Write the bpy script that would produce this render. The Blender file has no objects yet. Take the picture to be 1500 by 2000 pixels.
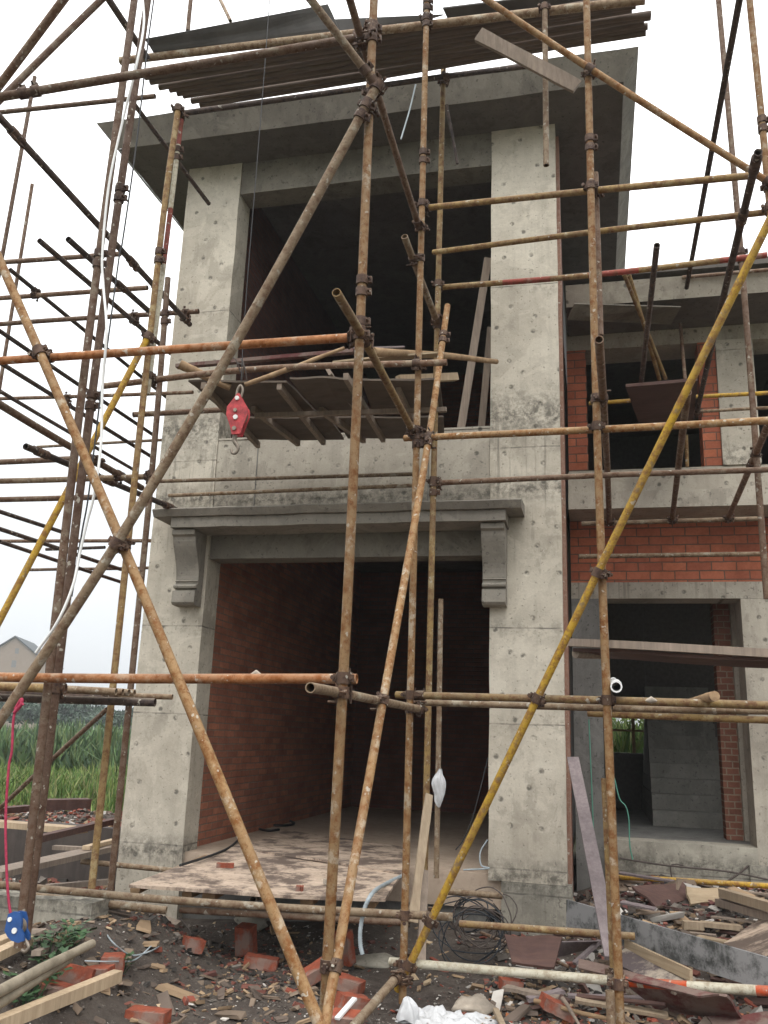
import bpy, math, random
import numpy as np
from mathutils import Vector, Matrix, noise as mnoise
C = bpy.context.scene.collection
# ------------------------------------------------------------------ camera (solved from the photograph's vanishing points)
F_PX = 1695.0
def nv(a):
    a = np.array(a, float); return a / np.linalg.norm(a)
AZ = nv([236, 6587, -1695]); AX = nv([7150, 180, 1695]); AX = nv(AX - AX.dot(AZ) * AZ); AY = np.cross(AZ, AX)
RW = np.array([AX, AY, AZ])
cam = bpy.data.cameras.new('camera'); camo = bpy.data.objects.new('camera', cam); C.objects.link(camo)
cam.sensor_fit = 'VERTICAL'; cam.sensor_height = 36; cam.sensor_width = 27; cam.lens = F_PX / 2000 * 36
cam.clip_start = 0.05; cam.clip_end = 5000
camo.matrix_world = Matrix([list(RW[0]) + [0], list(RW[1]) + [0], list(RW[2]) + [0], [0, 0, 0, 1]])
bpy.context.scene.camera = camo
# ------------------------------------------------------------------ light: bright overcast sky
world = bpy.data.worlds.new('World'); bpy.context.scene.world = world; world.use_nodes = True
wn = world.node_tree; wn.nodes.clear()
CLOUD = 15.0
SUN_EL, SUN_AZ = math.radians(58), math.radians(200)
sky = wn.nodes.new('ShaderNodeTexSky'); sky.sky_type = 'NISHITA'; sky.sun_disc = False
sky.sun_elevation = SUN_EL; sky.sun_rotation = SUN_AZ; sky.air_density = 1.0; sky.dust_density = 6.0; sky.ozone_density = 1.0
hs = wn.nodes.new('ShaderNodeHueSaturation'); hs.inputs['Saturation'].default_value = 0.14
# overcast cloud deck: brighter overhead, softer towards the horizon
tc = wn.nodes.new('ShaderNodeTexCoord'); sp = wn.nodes.new('ShaderNodeSeparateXYZ'); rp = wn.nodes.new('ShaderNodeMapRange')
rp.inputs[1].default_value = 0.0; rp.inputs[2].default_value = 0.55; rp.inputs[3].default_value = 0.62; rp.inputs[4].default_value = 1.5
mx = wn.nodes.new('ShaderNodeMixRGB'); mx.blend_type = 'MULTIPLY'; mx.inputs[0].default_value = 1
bgn = wn.nodes.new('ShaderNodeBackground'); bgn.inputs['Strength'].default_value = 0.15
wo = wn.nodes.new('ShaderNodeOutputWorld')
wn.links.new(sky.outputs[0], hs.inputs['Color']); wn.links.new(tc.outputs['Generated'], sp.inputs[0]); wn.links.new(sp.outputs[2], rp.inputs[0])
wn.links.new(hs.outputs[0], mx.inputs[1]); wn.links.new(rp.outputs[0], mx.inputs[2])
cl = wn.nodes.new('ShaderNodeMixRGB'); cl.inputs[0].default_value = 0.8
# cloud layer colour: nearly white overhead, slightly blue grey low down
cr = wn.nodes.new('ShaderNodeValToRGB'); e = cr.color_ramp.elements
e[0].position = 0.0; e[0].color = (.285, .298, .308, 1); e[1].position = 1.0; e[1].color = (1, 1, 1, 1); e2 = e.new(.22); e2.color = (.42, .44, .455, 1); e3 = e.new(.55); e3.color = (.8, .81, .82, 1)
ab = wn.nodes.new('ShaderNodeMath'); ab.operation = 'ABSOLUTE'; wn.links.new(sp.outputs[2], ab.inputs[0]); wn.links.new(ab.outputs[0], cr.inputs[0])
mg = wn.nodes.new('ShaderNodeMixRGB'); mg.blend_type = 'MULTIPLY'; mg.inputs[0].default_value = 1; mg.inputs[2].default_value = (CLOUD, CLOUD, CLOUD, 1)
wn.links.new(cr.outputs[0], mg.inputs[1]); wn.links.new(mx.outputs[0], cl.inputs[1]); wn.links.new(mg.outputs[0], cl.inputs[2])
wn.links.new(cl.outputs[0], bgn.inputs['Color']); wn.links.new(bgn.outputs[0], wo.inputs[0])
sl = bpy.data.lights.new('sun', 'SUN'); sl.energy = 0.8; sl.angle = math.radians(25); sl.color = (1, 0.97, 0.92)
so = bpy.data.objects.new('sun', sl); C.objects.link(so)
so.rotation_euler = (math.radians(90) - SUN_EL, 0, math.radians(18))
sc = bpy.context.scene
sc.view_settings.view_transform = 'Standard'; sc.view_settings.look = 'None'; sc.view_settings.exposure = 0.48; sc.view_settings.gamma = 1
sc.cycles.max_bounces = 6; sc.cycles.diffuse_bounces = 4
# ------------------------------------------------------------------ pixel -> place helpers (the photograph's 1500x2000 frame)
def ray(u, v): return RW @ np.array([u - 750.0, -(v - 1000.0), -F_PX])
def at(u, v, y): r = ray(u, v); return r * (y / r[1])
def az(u, v, z): r = ray(u, v); return r * (z / r[2])
def ac(u, v, c): return ray(u, v) / F_PX * c
def proj(p):
    q = RW.T @ np.array(p, float); return 750 + F_PX * q[0] / -q[2], 1000 - F_PX * q[1] / -q[2], -q[2]
rnd = random.Random(7)
# ------------------------------------------------------------------ materials
MATS = {}
class NT:
    def __init__(s, name):
        s.m = bpy.data.materials.new(name); s.m.use_nodes = True; s.t = s.m.node_tree
        s.b = s.t.nodes['Principled BSDF']; s.tc = s.t.nodes.new('ShaderNodeTexCoord'); s.co = s.tc.outputs['Object']
    def n(s, k, **kw):
        x = s.t.nodes.new(k)
        for a, b in kw.items(): setattr(x, a, b)
        return x
    def l(s, a, b): s.t.links.new(a, b)
    def mapping(s, scale, loc=(0, 0, 0), rot=(0, 0, 0), co=None):
        x = s.n('ShaderNodeMapping'); x.inputs['Scale'].default_value = scale; x.inputs['Location'].default_value = loc; x.inputs['Rotation'].default_value = rot
        s.l(co or s.co, x.inputs[0]); return x.outputs[0]
    def noise(s, sc, det=5, rough=.6, co=None, dist=0):
        x = s.n('ShaderNodeTexNoise'); x.inputs['Scale'].default_value = sc; x.inputs['Detail'].default_value = det; x.inputs['Roughness'].default_value = rough
        x.inputs['Distortion'].default_value = dist
        s.l(co or s.co, x.inputs['Vector']); return x.outputs['Fac']
    def ramp(s, fac, stops):
        x = s.n('ShaderNodeValToRGB'); e = x.color_ramp.elements
        while len(e) < len(stops): e.new(.5)
        for i, (p, c) in enumerate(stops):
            e[i].position = p; e[i].color = (c[0], c[1], c[2], 1) if not isinstance(c, (int, float)) else (c, c, c, 1)
        s.l(fac, x.inputs[0]); return x.outputs[0]
    def mix(s, f, a, b, mode='MIX'):
        x = s.n('ShaderNodeMixRGB', blend_type=mode)
        for i, v in ((0, f), (1, a), (2, b)):
            if isinstance(v, (int, float)): x.inputs[i].default_value = v
            elif isinstance(v, tuple): x.inputs[i].default_value = (*v, 1)
            else: s.l(v, x.inputs[i])
        return x.outputs[0]
    def math(s, op, a, b=0):
        x = s.n('ShaderNodeMath', operation=op)
        for i, v in ((0, a), (1, b)):
            if isinstance(v, (int, float)): x.inputs[i].default_value = v
            else: s.l(v, x.inputs[i])
        return x.outputs[0]
    def bump(s, h, st=.3, d=.01):
        x = s.n('ShaderNodeBump'); x.inputs['Strength'].default_value = st; x.inputs['Distance'].default_value = d
        s.l(h, x.inputs['Height']); s.l(x.outputs[0], s.b.inputs['Normal'])
    def done(s, col, rough=.85, metal=0, spec=.3):
        if isinstance(col, tuple): s.b.inputs['Base Color'].default_value = (*col, 1)
        else: s.l(col, s.b.inputs['Base Color'])
        if isinstance(rough, (int, float)): s.b.inputs['Roughness'].default_value = rough
        else: s.l(rough, s.b.inputs['Roughness'])
        s.b.inputs['Metallic'].default_value = metal; s.b.inputs['Specular IOR Level'].default_value = spec
        return s.m
def pipe_mat(name, a, b, c, hi, amt=.5):
    s = NT(name); oi = s.n('ShaderNodeObjectInfo')
    vm = s.n('ShaderNodeVectorMath', operation='ADD'); s.l(s.co, vm.inputs[0]); s.l(oi.outputs['Random'], vm.inputs[1])
    vs = s.n('ShaderNodeVectorMath', operation='SCALE'); s.l(vm.outputs[0], vs.inputs[0]); vs.inputs['Scale'].default_value = 1.0
    co = vs.outputs[0]
    n1 = s.noise(3.2, 4, .6, co); n2 = s.noise(22, 6, .72, co); n3 = s.noise(70, 3, .6, co); n4 = s.noise(9, 5, .7, co)
    col = s.mix(s.ramp(n1, [(.35, 0), (.65, 1)]), a, b)
    col = s.mix(s.ramp(n2, [(.45, 0), (.62, 1)]), col, c)
    col = s.mix(s.math('MULTIPLY', s.ramp(n4, [(.56, 0), (.64, 1)]), amt), col, hi)
    col = s.mix(s.ramp(n3, [(.6, 0), (.72, .7)]), col, tuple(x * .45 for x in c))
    gm = s.n('ShaderNodeNewGeometry'); gz_ = s.n('ShaderNodeSeparateXYZ'); s.l(gm.outputs['Normal'], gz_.inputs[0])
    dust = s.math('MULTIPLY', s.ramp(gz_.outputs[2], [(.35, 0), (.9, 1)]), s.ramp(s.noise(13, 5, .7, co), [(.3, .15), (.55, .8)]))
    col = s.mix(s.math('MULTIPLY', dust, .38), col, (.42, .36, .28))
    spl = s.ramp(s.noise(30, 2, .4, co), [(.68, 0), (.71, 1)]); col = s.mix(s.math('MULTIPLY', spl, .7), col, (.5, .47, .4))
    hsv = s.n('ShaderNodeHueSaturation'); s.l(col, hsv.inputs['Color'])
    hsv.inputs['Saturation'].default_value = 1.12
    s.l(s.math('ADD', s.math('MULTIPLY', oi.outputs['Random'], .4), .62), hsv.inputs['Value'])
    s.bump(s.math('ADD', n2, s.math('MULTIPLY', n3, .5)), .5, .004)
    return s.done(hsv.outputs[0], s.ramp(n2, [(.3, .55), (.7, .9)]), 0, .35)
MATS['rust'] = pipe_mat('rust_orange', (.33, .21, .11), (.26, .17, .095), (.19, .085, .035), (.44, .37, .28), .8)
MATS['orange'] = pipe_mat('rust_bright_orange', (.38, .175, .085), (.30, .16, .09), (.22, .085, .035), (.44, .34, .25), .5)
MATS['brown'] = pipe_mat('rust_brown', (.22, .15, .105), (.165, .11, .08), (.12, .065, .04), (.32, .27, .20), .6)
MATS['darkbrown'] = pipe_mat('dark_rust', (.13, .085, .06), (.10, .062, .045), (.07, .038, .025), (.2, .15, .11), .5)
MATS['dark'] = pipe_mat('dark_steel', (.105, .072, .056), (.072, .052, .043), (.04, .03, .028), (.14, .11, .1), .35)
MATS['yellow'] = pipe_mat('chipped_yellow_paint', (.56, .36, .075), (.44, .29, .09), (.26, .14, .06), (.24, .17, .105), .95)
MATS['yellowbrown'] = pipe_mat('worn_yellow_over_rust', (.33, .225, .10), (.25, .175, .1), (.17, .09, .05), (.42, .34, .2), .7)
MATS['gray'] = pipe_mat('mortar_grey_tube', (.31, .235, .16), (.245, .18, .12), (.155, .095, .06), (.44, .40, .32), .7)
MATS['red'] = pipe_mat('worn_red_paint', (.33, .085, .07), (.27, .085, .07), (.2, .08, .055), (.36, .25, .2), .5)
MATS['signalred'] = pipe_mat('signal_red_paint', (.62, .13, .07), (.55, .12, .07), (.36, .12, .08), (.5, .3, .22), .4)
MATS['white'] = pipe_mat('worn_white_paint', (.72, .68, .55), (.62, .58, .46), (.42, .36, .27), (.75, .7, .6), .4)
MATS['coupler'] = pipe_mat('rusty_cast_coupler', (.12, .07, .045), (.085, .055, .04), (.05, .03, .025), (.2, .14, .1), .5)
def concrete(name, lo, hi, joints=(), holes=True, mold=0, dark=.5):
    s = NT(name)
    n1 = s.noise(.9, 5, .6); n2 = s.noise(7, 8, .7); n3 = s.noise(60, 3, .6)
    st = s.noise(1.0, 5, .65, s.mapping((9, 9, .55)))
    col = s.mix(s.ramp(n1, [(.3, 0), (.7, 1)]), lo, hi)
    col = s.mix(s.math('MULTIPLY', s.ramp(n2, [(.36, 1), (.56, 0)]), .3), col, tuple(x * .6 for x in lo))
    col = s.mix(s.math('MULTIPLY', s.ramp(st, [(.52, 0), (.72, 1)]), .35), col, tuple(x * .62 for x in lo))
    col = s.mix(s.math('MULTIPLY', s.ramp(st, [(.25, 1), (.42, 0)]), .25), col, tuple(min(1, x * 1.25) for x in hi))
    pt_ = s.ramp(s.noise(1.7, 7, .62, None, 1.5), [(.53, 0), (.56, 1)]); col = s.mix(s.math('MULTIPLY', pt_, .22), col, tuple(min(1, x * 1.25) for x in hi))
    pd_ = s.ramp(s.noise(2.3, 8, .7, s.mapping((1, 1, .6), (5, 2, 1))), [(.57, 0), (.61, 1)]); col = s.mix(s.math('MULTIPLY', pd_, .38), col, tuple(x * .6 for x in lo))
    sep = s.n('ShaderNodeSeparateXYZ'); s.l(s.co, sep.inputs[0]); z = sep.outputs[2]
    wob = s.math('MULTIPLY', s.math('SUBTRACT', s.noise(2.5, 3), .5), .02)
    h = s.math('MULTIPLY', n2, .4)
    pn = s.ramp(s.noise(30, 4, .65), [(.34, 1), (.39, 0)])       # small blow holes
    col = s.mix(s.math('MULTIPLY', pn, .55), col, tuple(x * .3 for x in lo))
    if holes:
        vo = s.n('ShaderNodeTexVoronoi'); vo.voronoi_dimensions = '2D'; vo.inputs['Scale'].default_value = 3.6; vo.inputs['Randomness'].default_value = .8
        cz = s.n('ShaderNodeCombineXYZ'); s.l(sep.outputs[0], cz.inputs[0]); s.l(sep.outputs[2], cz.inputs[1]); s.l(cz.outputs[0], vo.inputs['Vector'])
        hm = s.ramp(vo.outputs['Distance'], [(.045, 1), (.095, 0)])
        hm2 = s.math('MULTIPLY', hm, s.ramp(s.noise(20, 2), [(.40, .1), (.55, 1)]))
        col = s.mix(s.math('MULTIPLY', hm2, .75), col, (.07, .065, .055)); h = s.math('SUBTRACT', h, hm)
    for zj in joints:
        d = s.math('ABSOLUTE', s.math('SUBTRACT', s.math('ADD', z, wob), zj))
        lm = s.math('MULTIPLY', s.math('LESS_THAN', d, .006), s.ramp(s.noise(6, 3), [(.4, .25), (.6, 1)]))
        col = s.mix(s.math('MULTIPLY', lm, .65), col, (.06, .055, .05)); h = s.math('SUBTRACT', h, lm)
        bl = s.math('MULTIPLY', s.ramp(d, [(.0, 1), (.16, 0)]), s.ramp(s.noise(14, 5, .7), [(.48, 0), (.6, 1)]))
        col = s.mix(s.math('MULTIPLY', bl, .45), col, tuple(x * .35 for x in lo))
    if mold:
        for zm, hh in mold:
            d = s.math('ABSOLUTE', s.math('SUBTRACT', z, zm))
            mm = s.math('MULTIPLY', s.ramp(s.math('DIVIDE', d, hh), [(.0, 1), (1, 0)]), s.ramp(s.noise(16, 8, .75), [(.40, 0), (.58, 1)]))
            col = s.mix(s.math('MULTIPLY', mm, .8), col, (.06, .055, .045))
            dr = s.math('MULTIPLY', s.ramp(s.noise(1, 5, .7, s.mapping((26, 26, .8))), [(.55, 0), (.66, 1)]), s.ramp(s.math('DIVIDE', s.math('ABSOLUTE', s.math('SUBTRACT', z, zm - .3)), .45), [(.3, 1), (1, 0)]))
            col = s.mix(s.math('MULTIPLY', dr, .5), col, (.07, .06, .05))
    col = s.mix(s.math('MULTIPLY', s.math('SUBTRACT', n3, .5), .5), col, (.9, .9, .9), 'OVERLAY')
    s.bump(s.math('ADD', h, s.math('MULTIPLY', n3, .3)), .4, .01)
    return s.done(col, .9, 0, .2)
MATS['conc'] = concrete('cast_concrete', (.40, .355, .285), (.58, .53, .44), (3.95, 2.42, .88, .12, -.95), True, ((2.72, .33), (2.05, .16), (-1.0, .14)))
MATS['conc2'] = concrete('beam_concrete', (.31, .275, .225), (.44, .40, .33), (), True, ((2.02, .14),))
MATS['conc3'] = concrete('dark_moulding_concrete', (.19, .17, .145), (.30, .275, .23), (), False)  # darker than the column concrete
MATS['concroofshade'] = concrete('roof_and_shade_concrete', (.12, .108, .088), (.215, .195, .16), (), False)  # dark roof tone, also paints shade onto the top beam and lintel
MATS['concdark'] = concrete('dark_concrete', (.13, .125, .115), (.21, .205, .19), (), False)  # plain dark concrete tone
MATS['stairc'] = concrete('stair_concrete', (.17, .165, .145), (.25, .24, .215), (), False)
MATS['soffit'] = concrete('shaded_soffit_concrete', (.10, .09, .08), (.14, .125, .11), (), False)  # kept extra dark, shade under the eaves put into the colour
MATS['stain'] = concrete('stained_plinth_concrete', (.25, .23, .19), (.42, .39, .32), (-1.12,), False, ((-1.04, .12),))
def dusty():
    s = NT('dusty_floor'); n = s.noise(1.6, 6, .65); n2 = s.noise(12, 6, .7)
    c = s.mix(s.ramp(n, [(.35, 0), (.65, 1)]), (.38, .295, .225), (.47, .375, .29)); c = s.mix(s.ramp(n2, [(.5, 0), (.7, .5)]), c, (.2, .15, .12))
    s.bump(n2, .3, .01); return s.done(c, .95, 0, .1)
MATS['dusty'] = dusty()
def brick(name, axis, c1, c2, mort, dirt=.4, h=.09, w=.24):
    s = NT(name)
    sep = s.n('ShaderNodeSeparateXYZ'); s.l(s.co, sep.inputs[0]); cb = s.n('ShaderNodeCombineXYZ')
    s.l(sep.outputs[0 if axis == 'x' else 1], cb.inputs[0]); s.l(sep.outputs[2], cb.inputs[1])
    wv = s.n('ShaderNodeVectorMath', operation='ADD'); s.l(cb.outputs[0], wv.inputs[0])
    ns = s.n('ShaderNodeTexNoise'); ns.inputs['Scale'].default_value = 9; s.l(s.co, ns.inputs['Vector'])
    sm = s.n('ShaderNodeVectorMath', operation='SCALE'); s.l(ns.outputs['Color'], sm.inputs[0]); sm.inputs['Scale'].default_value = .012
    s.l(sm.outputs[0], wv.inputs[1])
    b = s.n('ShaderNodeTexBrick'); b.inputs['Scale'].default_value = 1; b.inputs['Brick Width'].default_value = w; b.inputs['Row Height'].default_value = h
    b.inputs['Mortar Size'].default_value = .007; b.inputs['Mortar Smooth'].default_value = .3; b.inputs['Bias'].default_value = -.1
    b.inputs['Color1'].default_value = (*c1, 1); b.inputs['Color2'].default_value = (*c2, 1); b.inputs['Mortar'].default_value = (*mort, 1)
    s.l(wv.outputs[0], b.inputs['Vector'])
    n = s.noise(3, 6, .7); n2 = s.noise(40, 4, .6)
    col = s.mix(s.math('MULTIPLY', s.ramp(n, [(.4, 0), (.65, 1)]), dirt), b.outputs['Color'], tuple(x * .35 for x in c1))
    col = s.mix(.5, col, s.mix(.5, (.5, .5, .5), n2), 'OVERLAY')
    s.bump(s.math('ADD', s.math('MULTIPLY', b.outputs['Fac'], -1), s.math('MULTIPLY', n2, .3)), .6, .008)
    return s.done(col, .92, 0, .15)
MATS['brickx'] = brick('red_hollow_brickwork', 'x', (.50, .165, .09), (.33, .105, .065), (.15, .10, .075), .45, .088, .23)
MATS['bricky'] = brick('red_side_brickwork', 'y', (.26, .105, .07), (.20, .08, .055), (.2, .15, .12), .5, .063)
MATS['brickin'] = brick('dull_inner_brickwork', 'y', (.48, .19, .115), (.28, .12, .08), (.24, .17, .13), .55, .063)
MATS['brickshade'] = brick('shaded_inner_brickwork', 'y', (.13, .055, .04), (.09, .04, .03), (.07, .05, .045), .6, .063)  # darkened inner brick, the dim upper room painted into its colour
MATS['brickpier'] = brick('dusty_pier_brickwork', 'x', (.25, .11, .075), (.18, .08, .055), (.28, .22, .16), .4, .063, .12)
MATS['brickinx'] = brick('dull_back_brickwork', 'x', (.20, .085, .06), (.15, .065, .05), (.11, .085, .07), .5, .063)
def wood(name, a, b, scale=(2, 2, 2), stain=None, grain=(40, 40, 3)):
    s = NT(name)
    g = s.noise(1, 6, .65, s.mapping(grain), .3); n = s.noise(3, 5, .6); n2 = s.noise(30, 3)
    col = s.mix(s.ramp(g, [(.35, 0), (.65, 1)]), a, b)
    col = s.mix(s.math('MULTIPLY', s.ramp(n, [(.45, 0), (.7, 1)]), .5), col, tuple(x * .45 for x in a))
    if stain:
        m = s.ramp(s.noise(2.5, 7, .75), [(.46, 0), (.56, 1)]); col = s.mix(m, col, stain)
        m2 = s.ramp(s.noise(1.0, 6, .7, s.mapping((14, 14, 1.5))), [(.56, 0), (.66, 1)]); col = s.mix(s.math('MULTIPLY', m2, .8), col, stain)
    s.bump(s.math('ADD', g, s.math('MULTIPLY', n2, .3)), .4, .004)
    return s.done(col, .8, 0, .2)
MATS['timber'] = wood('fresh_pale_timber', (.52, .40, .27), (.38, .28, .18))
MATS['oldwood'] = wood('weathered_grey_wood', (.30, .24, .19), (.21, .165, .13))
MATS['greyplank'] = wood('purple_grey_plank', (.18, .145, .148), (.25, .21, .205))
MATS['bark'] = wood('bark_covered_log', (.38, .26, .15), (.22, .14, .08), grain=(14, 14, 14))
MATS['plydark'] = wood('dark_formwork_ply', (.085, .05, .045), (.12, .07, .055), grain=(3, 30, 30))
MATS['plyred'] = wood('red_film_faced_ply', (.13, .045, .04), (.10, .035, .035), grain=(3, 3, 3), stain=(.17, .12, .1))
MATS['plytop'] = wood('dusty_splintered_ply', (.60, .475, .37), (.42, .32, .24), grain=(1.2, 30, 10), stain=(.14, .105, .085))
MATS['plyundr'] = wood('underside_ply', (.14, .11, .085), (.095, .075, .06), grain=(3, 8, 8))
MATS['plyedge'] = wood('ply_edge', (.42, .33, .22), (.3, .22, .14), grain=(3, 3, 60))
MATS['paintboard'] = wood('black_board_with_paint_drips', (.05, .052, .05), (.075, .075, .07), grain=(4, 4, 4), stain=(.24, .235, .23))
MATS['whiteboard'] = wood('board_smeared_with_mortar', (.42, .36, .29), (.3, .25, .2), grain=(4, 4, 4), stain=(.1, .08, .08))
MATS['toeboard'] = wood('dark_grey_sheet', (.085, .08, .078), (.12, .112, .105), grain=(2, 2, 2))
MATS['planktop'] = wood('grey_brown_deck_tube', (.17, .13, .105), (.115, .088, .072), grain=(3, 30, 30))
MATS['edgestrip'] = pipe_mat('pinkish_brown_edge', (.27, .16, .12), (.22, .12, .09), (.3, .2, .16), (.34, .28, .22), .5)
def plain(name, col, rough=.6, sc=20, var=.25, metal=0):
    s = NT(name); n = s.noise(sc, 4, .6)
    return s.done(s.mix(s.ramp(n, [(.35, 0), (.65, 1)]), col, tuple(x * (1 - var) for x in col)), rough, metal, .4)
MATS['redmetal'] = plain('red_enamel', (.50, .055, .06), .6, 22, .55)
MATS['bluemetal'] = plain('blue_enamel', (.02, .075, .24), .4, 14, .3)
MATS['steel'] = plain('worn_steel', (.30, .25, .2), .5, 20, .5, .4)
MATS['silver'] = plain('bright_steel_washer', (.75, .75, .72), .4)
MATS['cable'] = plain('black_cable', (.03, .03, .032), .6)
MATS['whitehose'] = plain('white_plastic_hose', (.78, .78, .76), .4, 6, .1)
MATS['redrope'] = plain('crimson_rope', (.40, .035, .08), .8, 60, .4)
MATS['greyhose'] = plain('pale_grey_conduit', (.36, .41, .43), .5, 20, .2)
MATS['greenwire'] = plain('green_wire', (.10, .30, .22), .5, 10, .2)
MATS['wire'] = plain('rusty_wire', (.09, .07, .06), .7)
MATS['tar'] = plain('black_rubber_sheet', (.03, .035, .042), .5, 6, .4)
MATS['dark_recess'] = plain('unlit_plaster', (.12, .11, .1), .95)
MATS['leaf'] = plain('weed_leaf', (.055, .115, .045), .6, 5, .4)
MATS['stone'] = plain('pale_mortar_lump', (.42, .36, .29), .95, 12, .4)
def plastic():
    s = NT('white_plastic_bag'); n = s.noise(14, 5, .6)
    s.b.inputs['Alpha'].default_value = 1
    s.bump(n, .6, .02); return s.done(s.mix(n, (.42, .42, .42), (.62, .63, .64)), .4, 0, .4)
MATS['bag'] = plastic()
MATS['trenchdark'] = wood('dark_trench_wall', (.06, .05, .045), (.09, .075, .065), grain=(12, 12, 2))  # very dark brown tone for the trench wall
MATS['mossbark'] = wood('mossy_grey_bark', (.33, .285, .215), (.19, .16, .115), grain=(10, 10, 10))
MATS['dulltimber'] = wood('dusty_timber', (.40, .315, .22), (.29, .22, .15))
def brickpiece():
    s = NT('loose_red_brick'); n = s.noise(18, 6, .7); oi = s.n('ShaderNodeObjectInfo')
    col = s.mix(s.ramp(n, [(.4, 0), (.62, 1)]), (.31, .085, .048), (.20, .06, .038))
    col = s.mix(s.ramp(s.noise(5, 5), [(.50, 0), (.60, .8)]), col, (.27, .2, .165)); s.bump(n, .5, .006)
    return s.done(col, .9, 0, .15)
MATS['loosebrick'] = brickpiece()
def ground_mat():
    s = NT('damp_earth_and_grit')
    n1 = s.noise(.8, 6, .65); n2 = s.noise(9, 8, .75); n3 = s.noise(55, 4, .6)
    col = s.mix(s.ramp(n1, [(.35, 0), (.65, 1)]), (.055, .043, .037), (.098, .082, .07))
    col = s.mix(s.ramp(n2, [(.4, 0), (.65, .8)]), col, (.13, .11, .092))
    col = s.mix(s.ramp(n3, [(.62, 0), (.7, .6)]), col, (.26, .235, .21))
    col = s.mix(s.ramp(s.noise(3.3, 6, .7), [(.66, 0), (.72, .7)]), col, (.42, .40, .38))
    ln = s.n('ShaderNodeVectorMath', operation='LENGTH'); s.l(s.co, ln.inputs[0])
    far = s.ramp(s.math('DIVIDE', ln.outputs['Value'], 22), [(.55, 0), (.8, 1)])
    col = s.mix(far, col, s.mix(n1, (.05, .075, .02), (.08, .11, .03)))
    s.bump(s.math('ADD', n2, s.math('MULTIPLY', n3, .6)), .8, .03)
    return s.done(col, .95, 0, .15)
MATS['ground'] = ground_mat()
def attrmat(name, rough=.8):
    s = NT(name); a = s.n('ShaderNodeAttribute', attribute_name='tint'); n = s.noise(6, 4)
    return s.done(s.mix(.35, a.outputs['Color'], n, 'OVERLAY'), rough, 0, .2)
MATS['tinted'] = attrmat('mixed_debris'); MATS['foliage'] = attrmat('leaf_foliage', .7)
# ------------------------------------------------------------------ object helpers
GROUPT = 'steel scaffold tubes around the unfinished house'
def mesh_obj(name, verts, faces, mat, parent=None, loc=(0, 0, 0), smooth=None, mats=None, fm=None):
    me = bpy.data.meshes.new(name); me.from_pydata([tuple(map(float, v)) for v in verts], [], faces)
    for m in (mats or [mat]): me.materials.append(MATS[m])
    if fm is not None: me.polygons.foreach_set('material_index', fm)
    if smooth is True: me.polygons.foreach_set('use_smooth', [True] * len(faces))
    elif smooth is not None: me.polygons.foreach_set('use_smooth', smooth)
    me.validate(); me.update()
    o = bpy.data.objects.new(name, me); C.objects.link(o); o.location = loc
    if parent: o.parent = parent
    return o
def tag(o, label=None, cat=None, group=None, kind=None):
    if label: o['label'] = label
    if cat: o['category'] = cat
    if group: o['group'] = group
    if kind: o['kind'] = kind
    return o
def empty(name, label, cat, loc=(0, 0, 0), group=None):
    o = bpy.data.objects.new(name, None); C.objects.link(o); o.location = loc; o.empty_display_size = .1
    return tag(o, label, cat, group)
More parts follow.
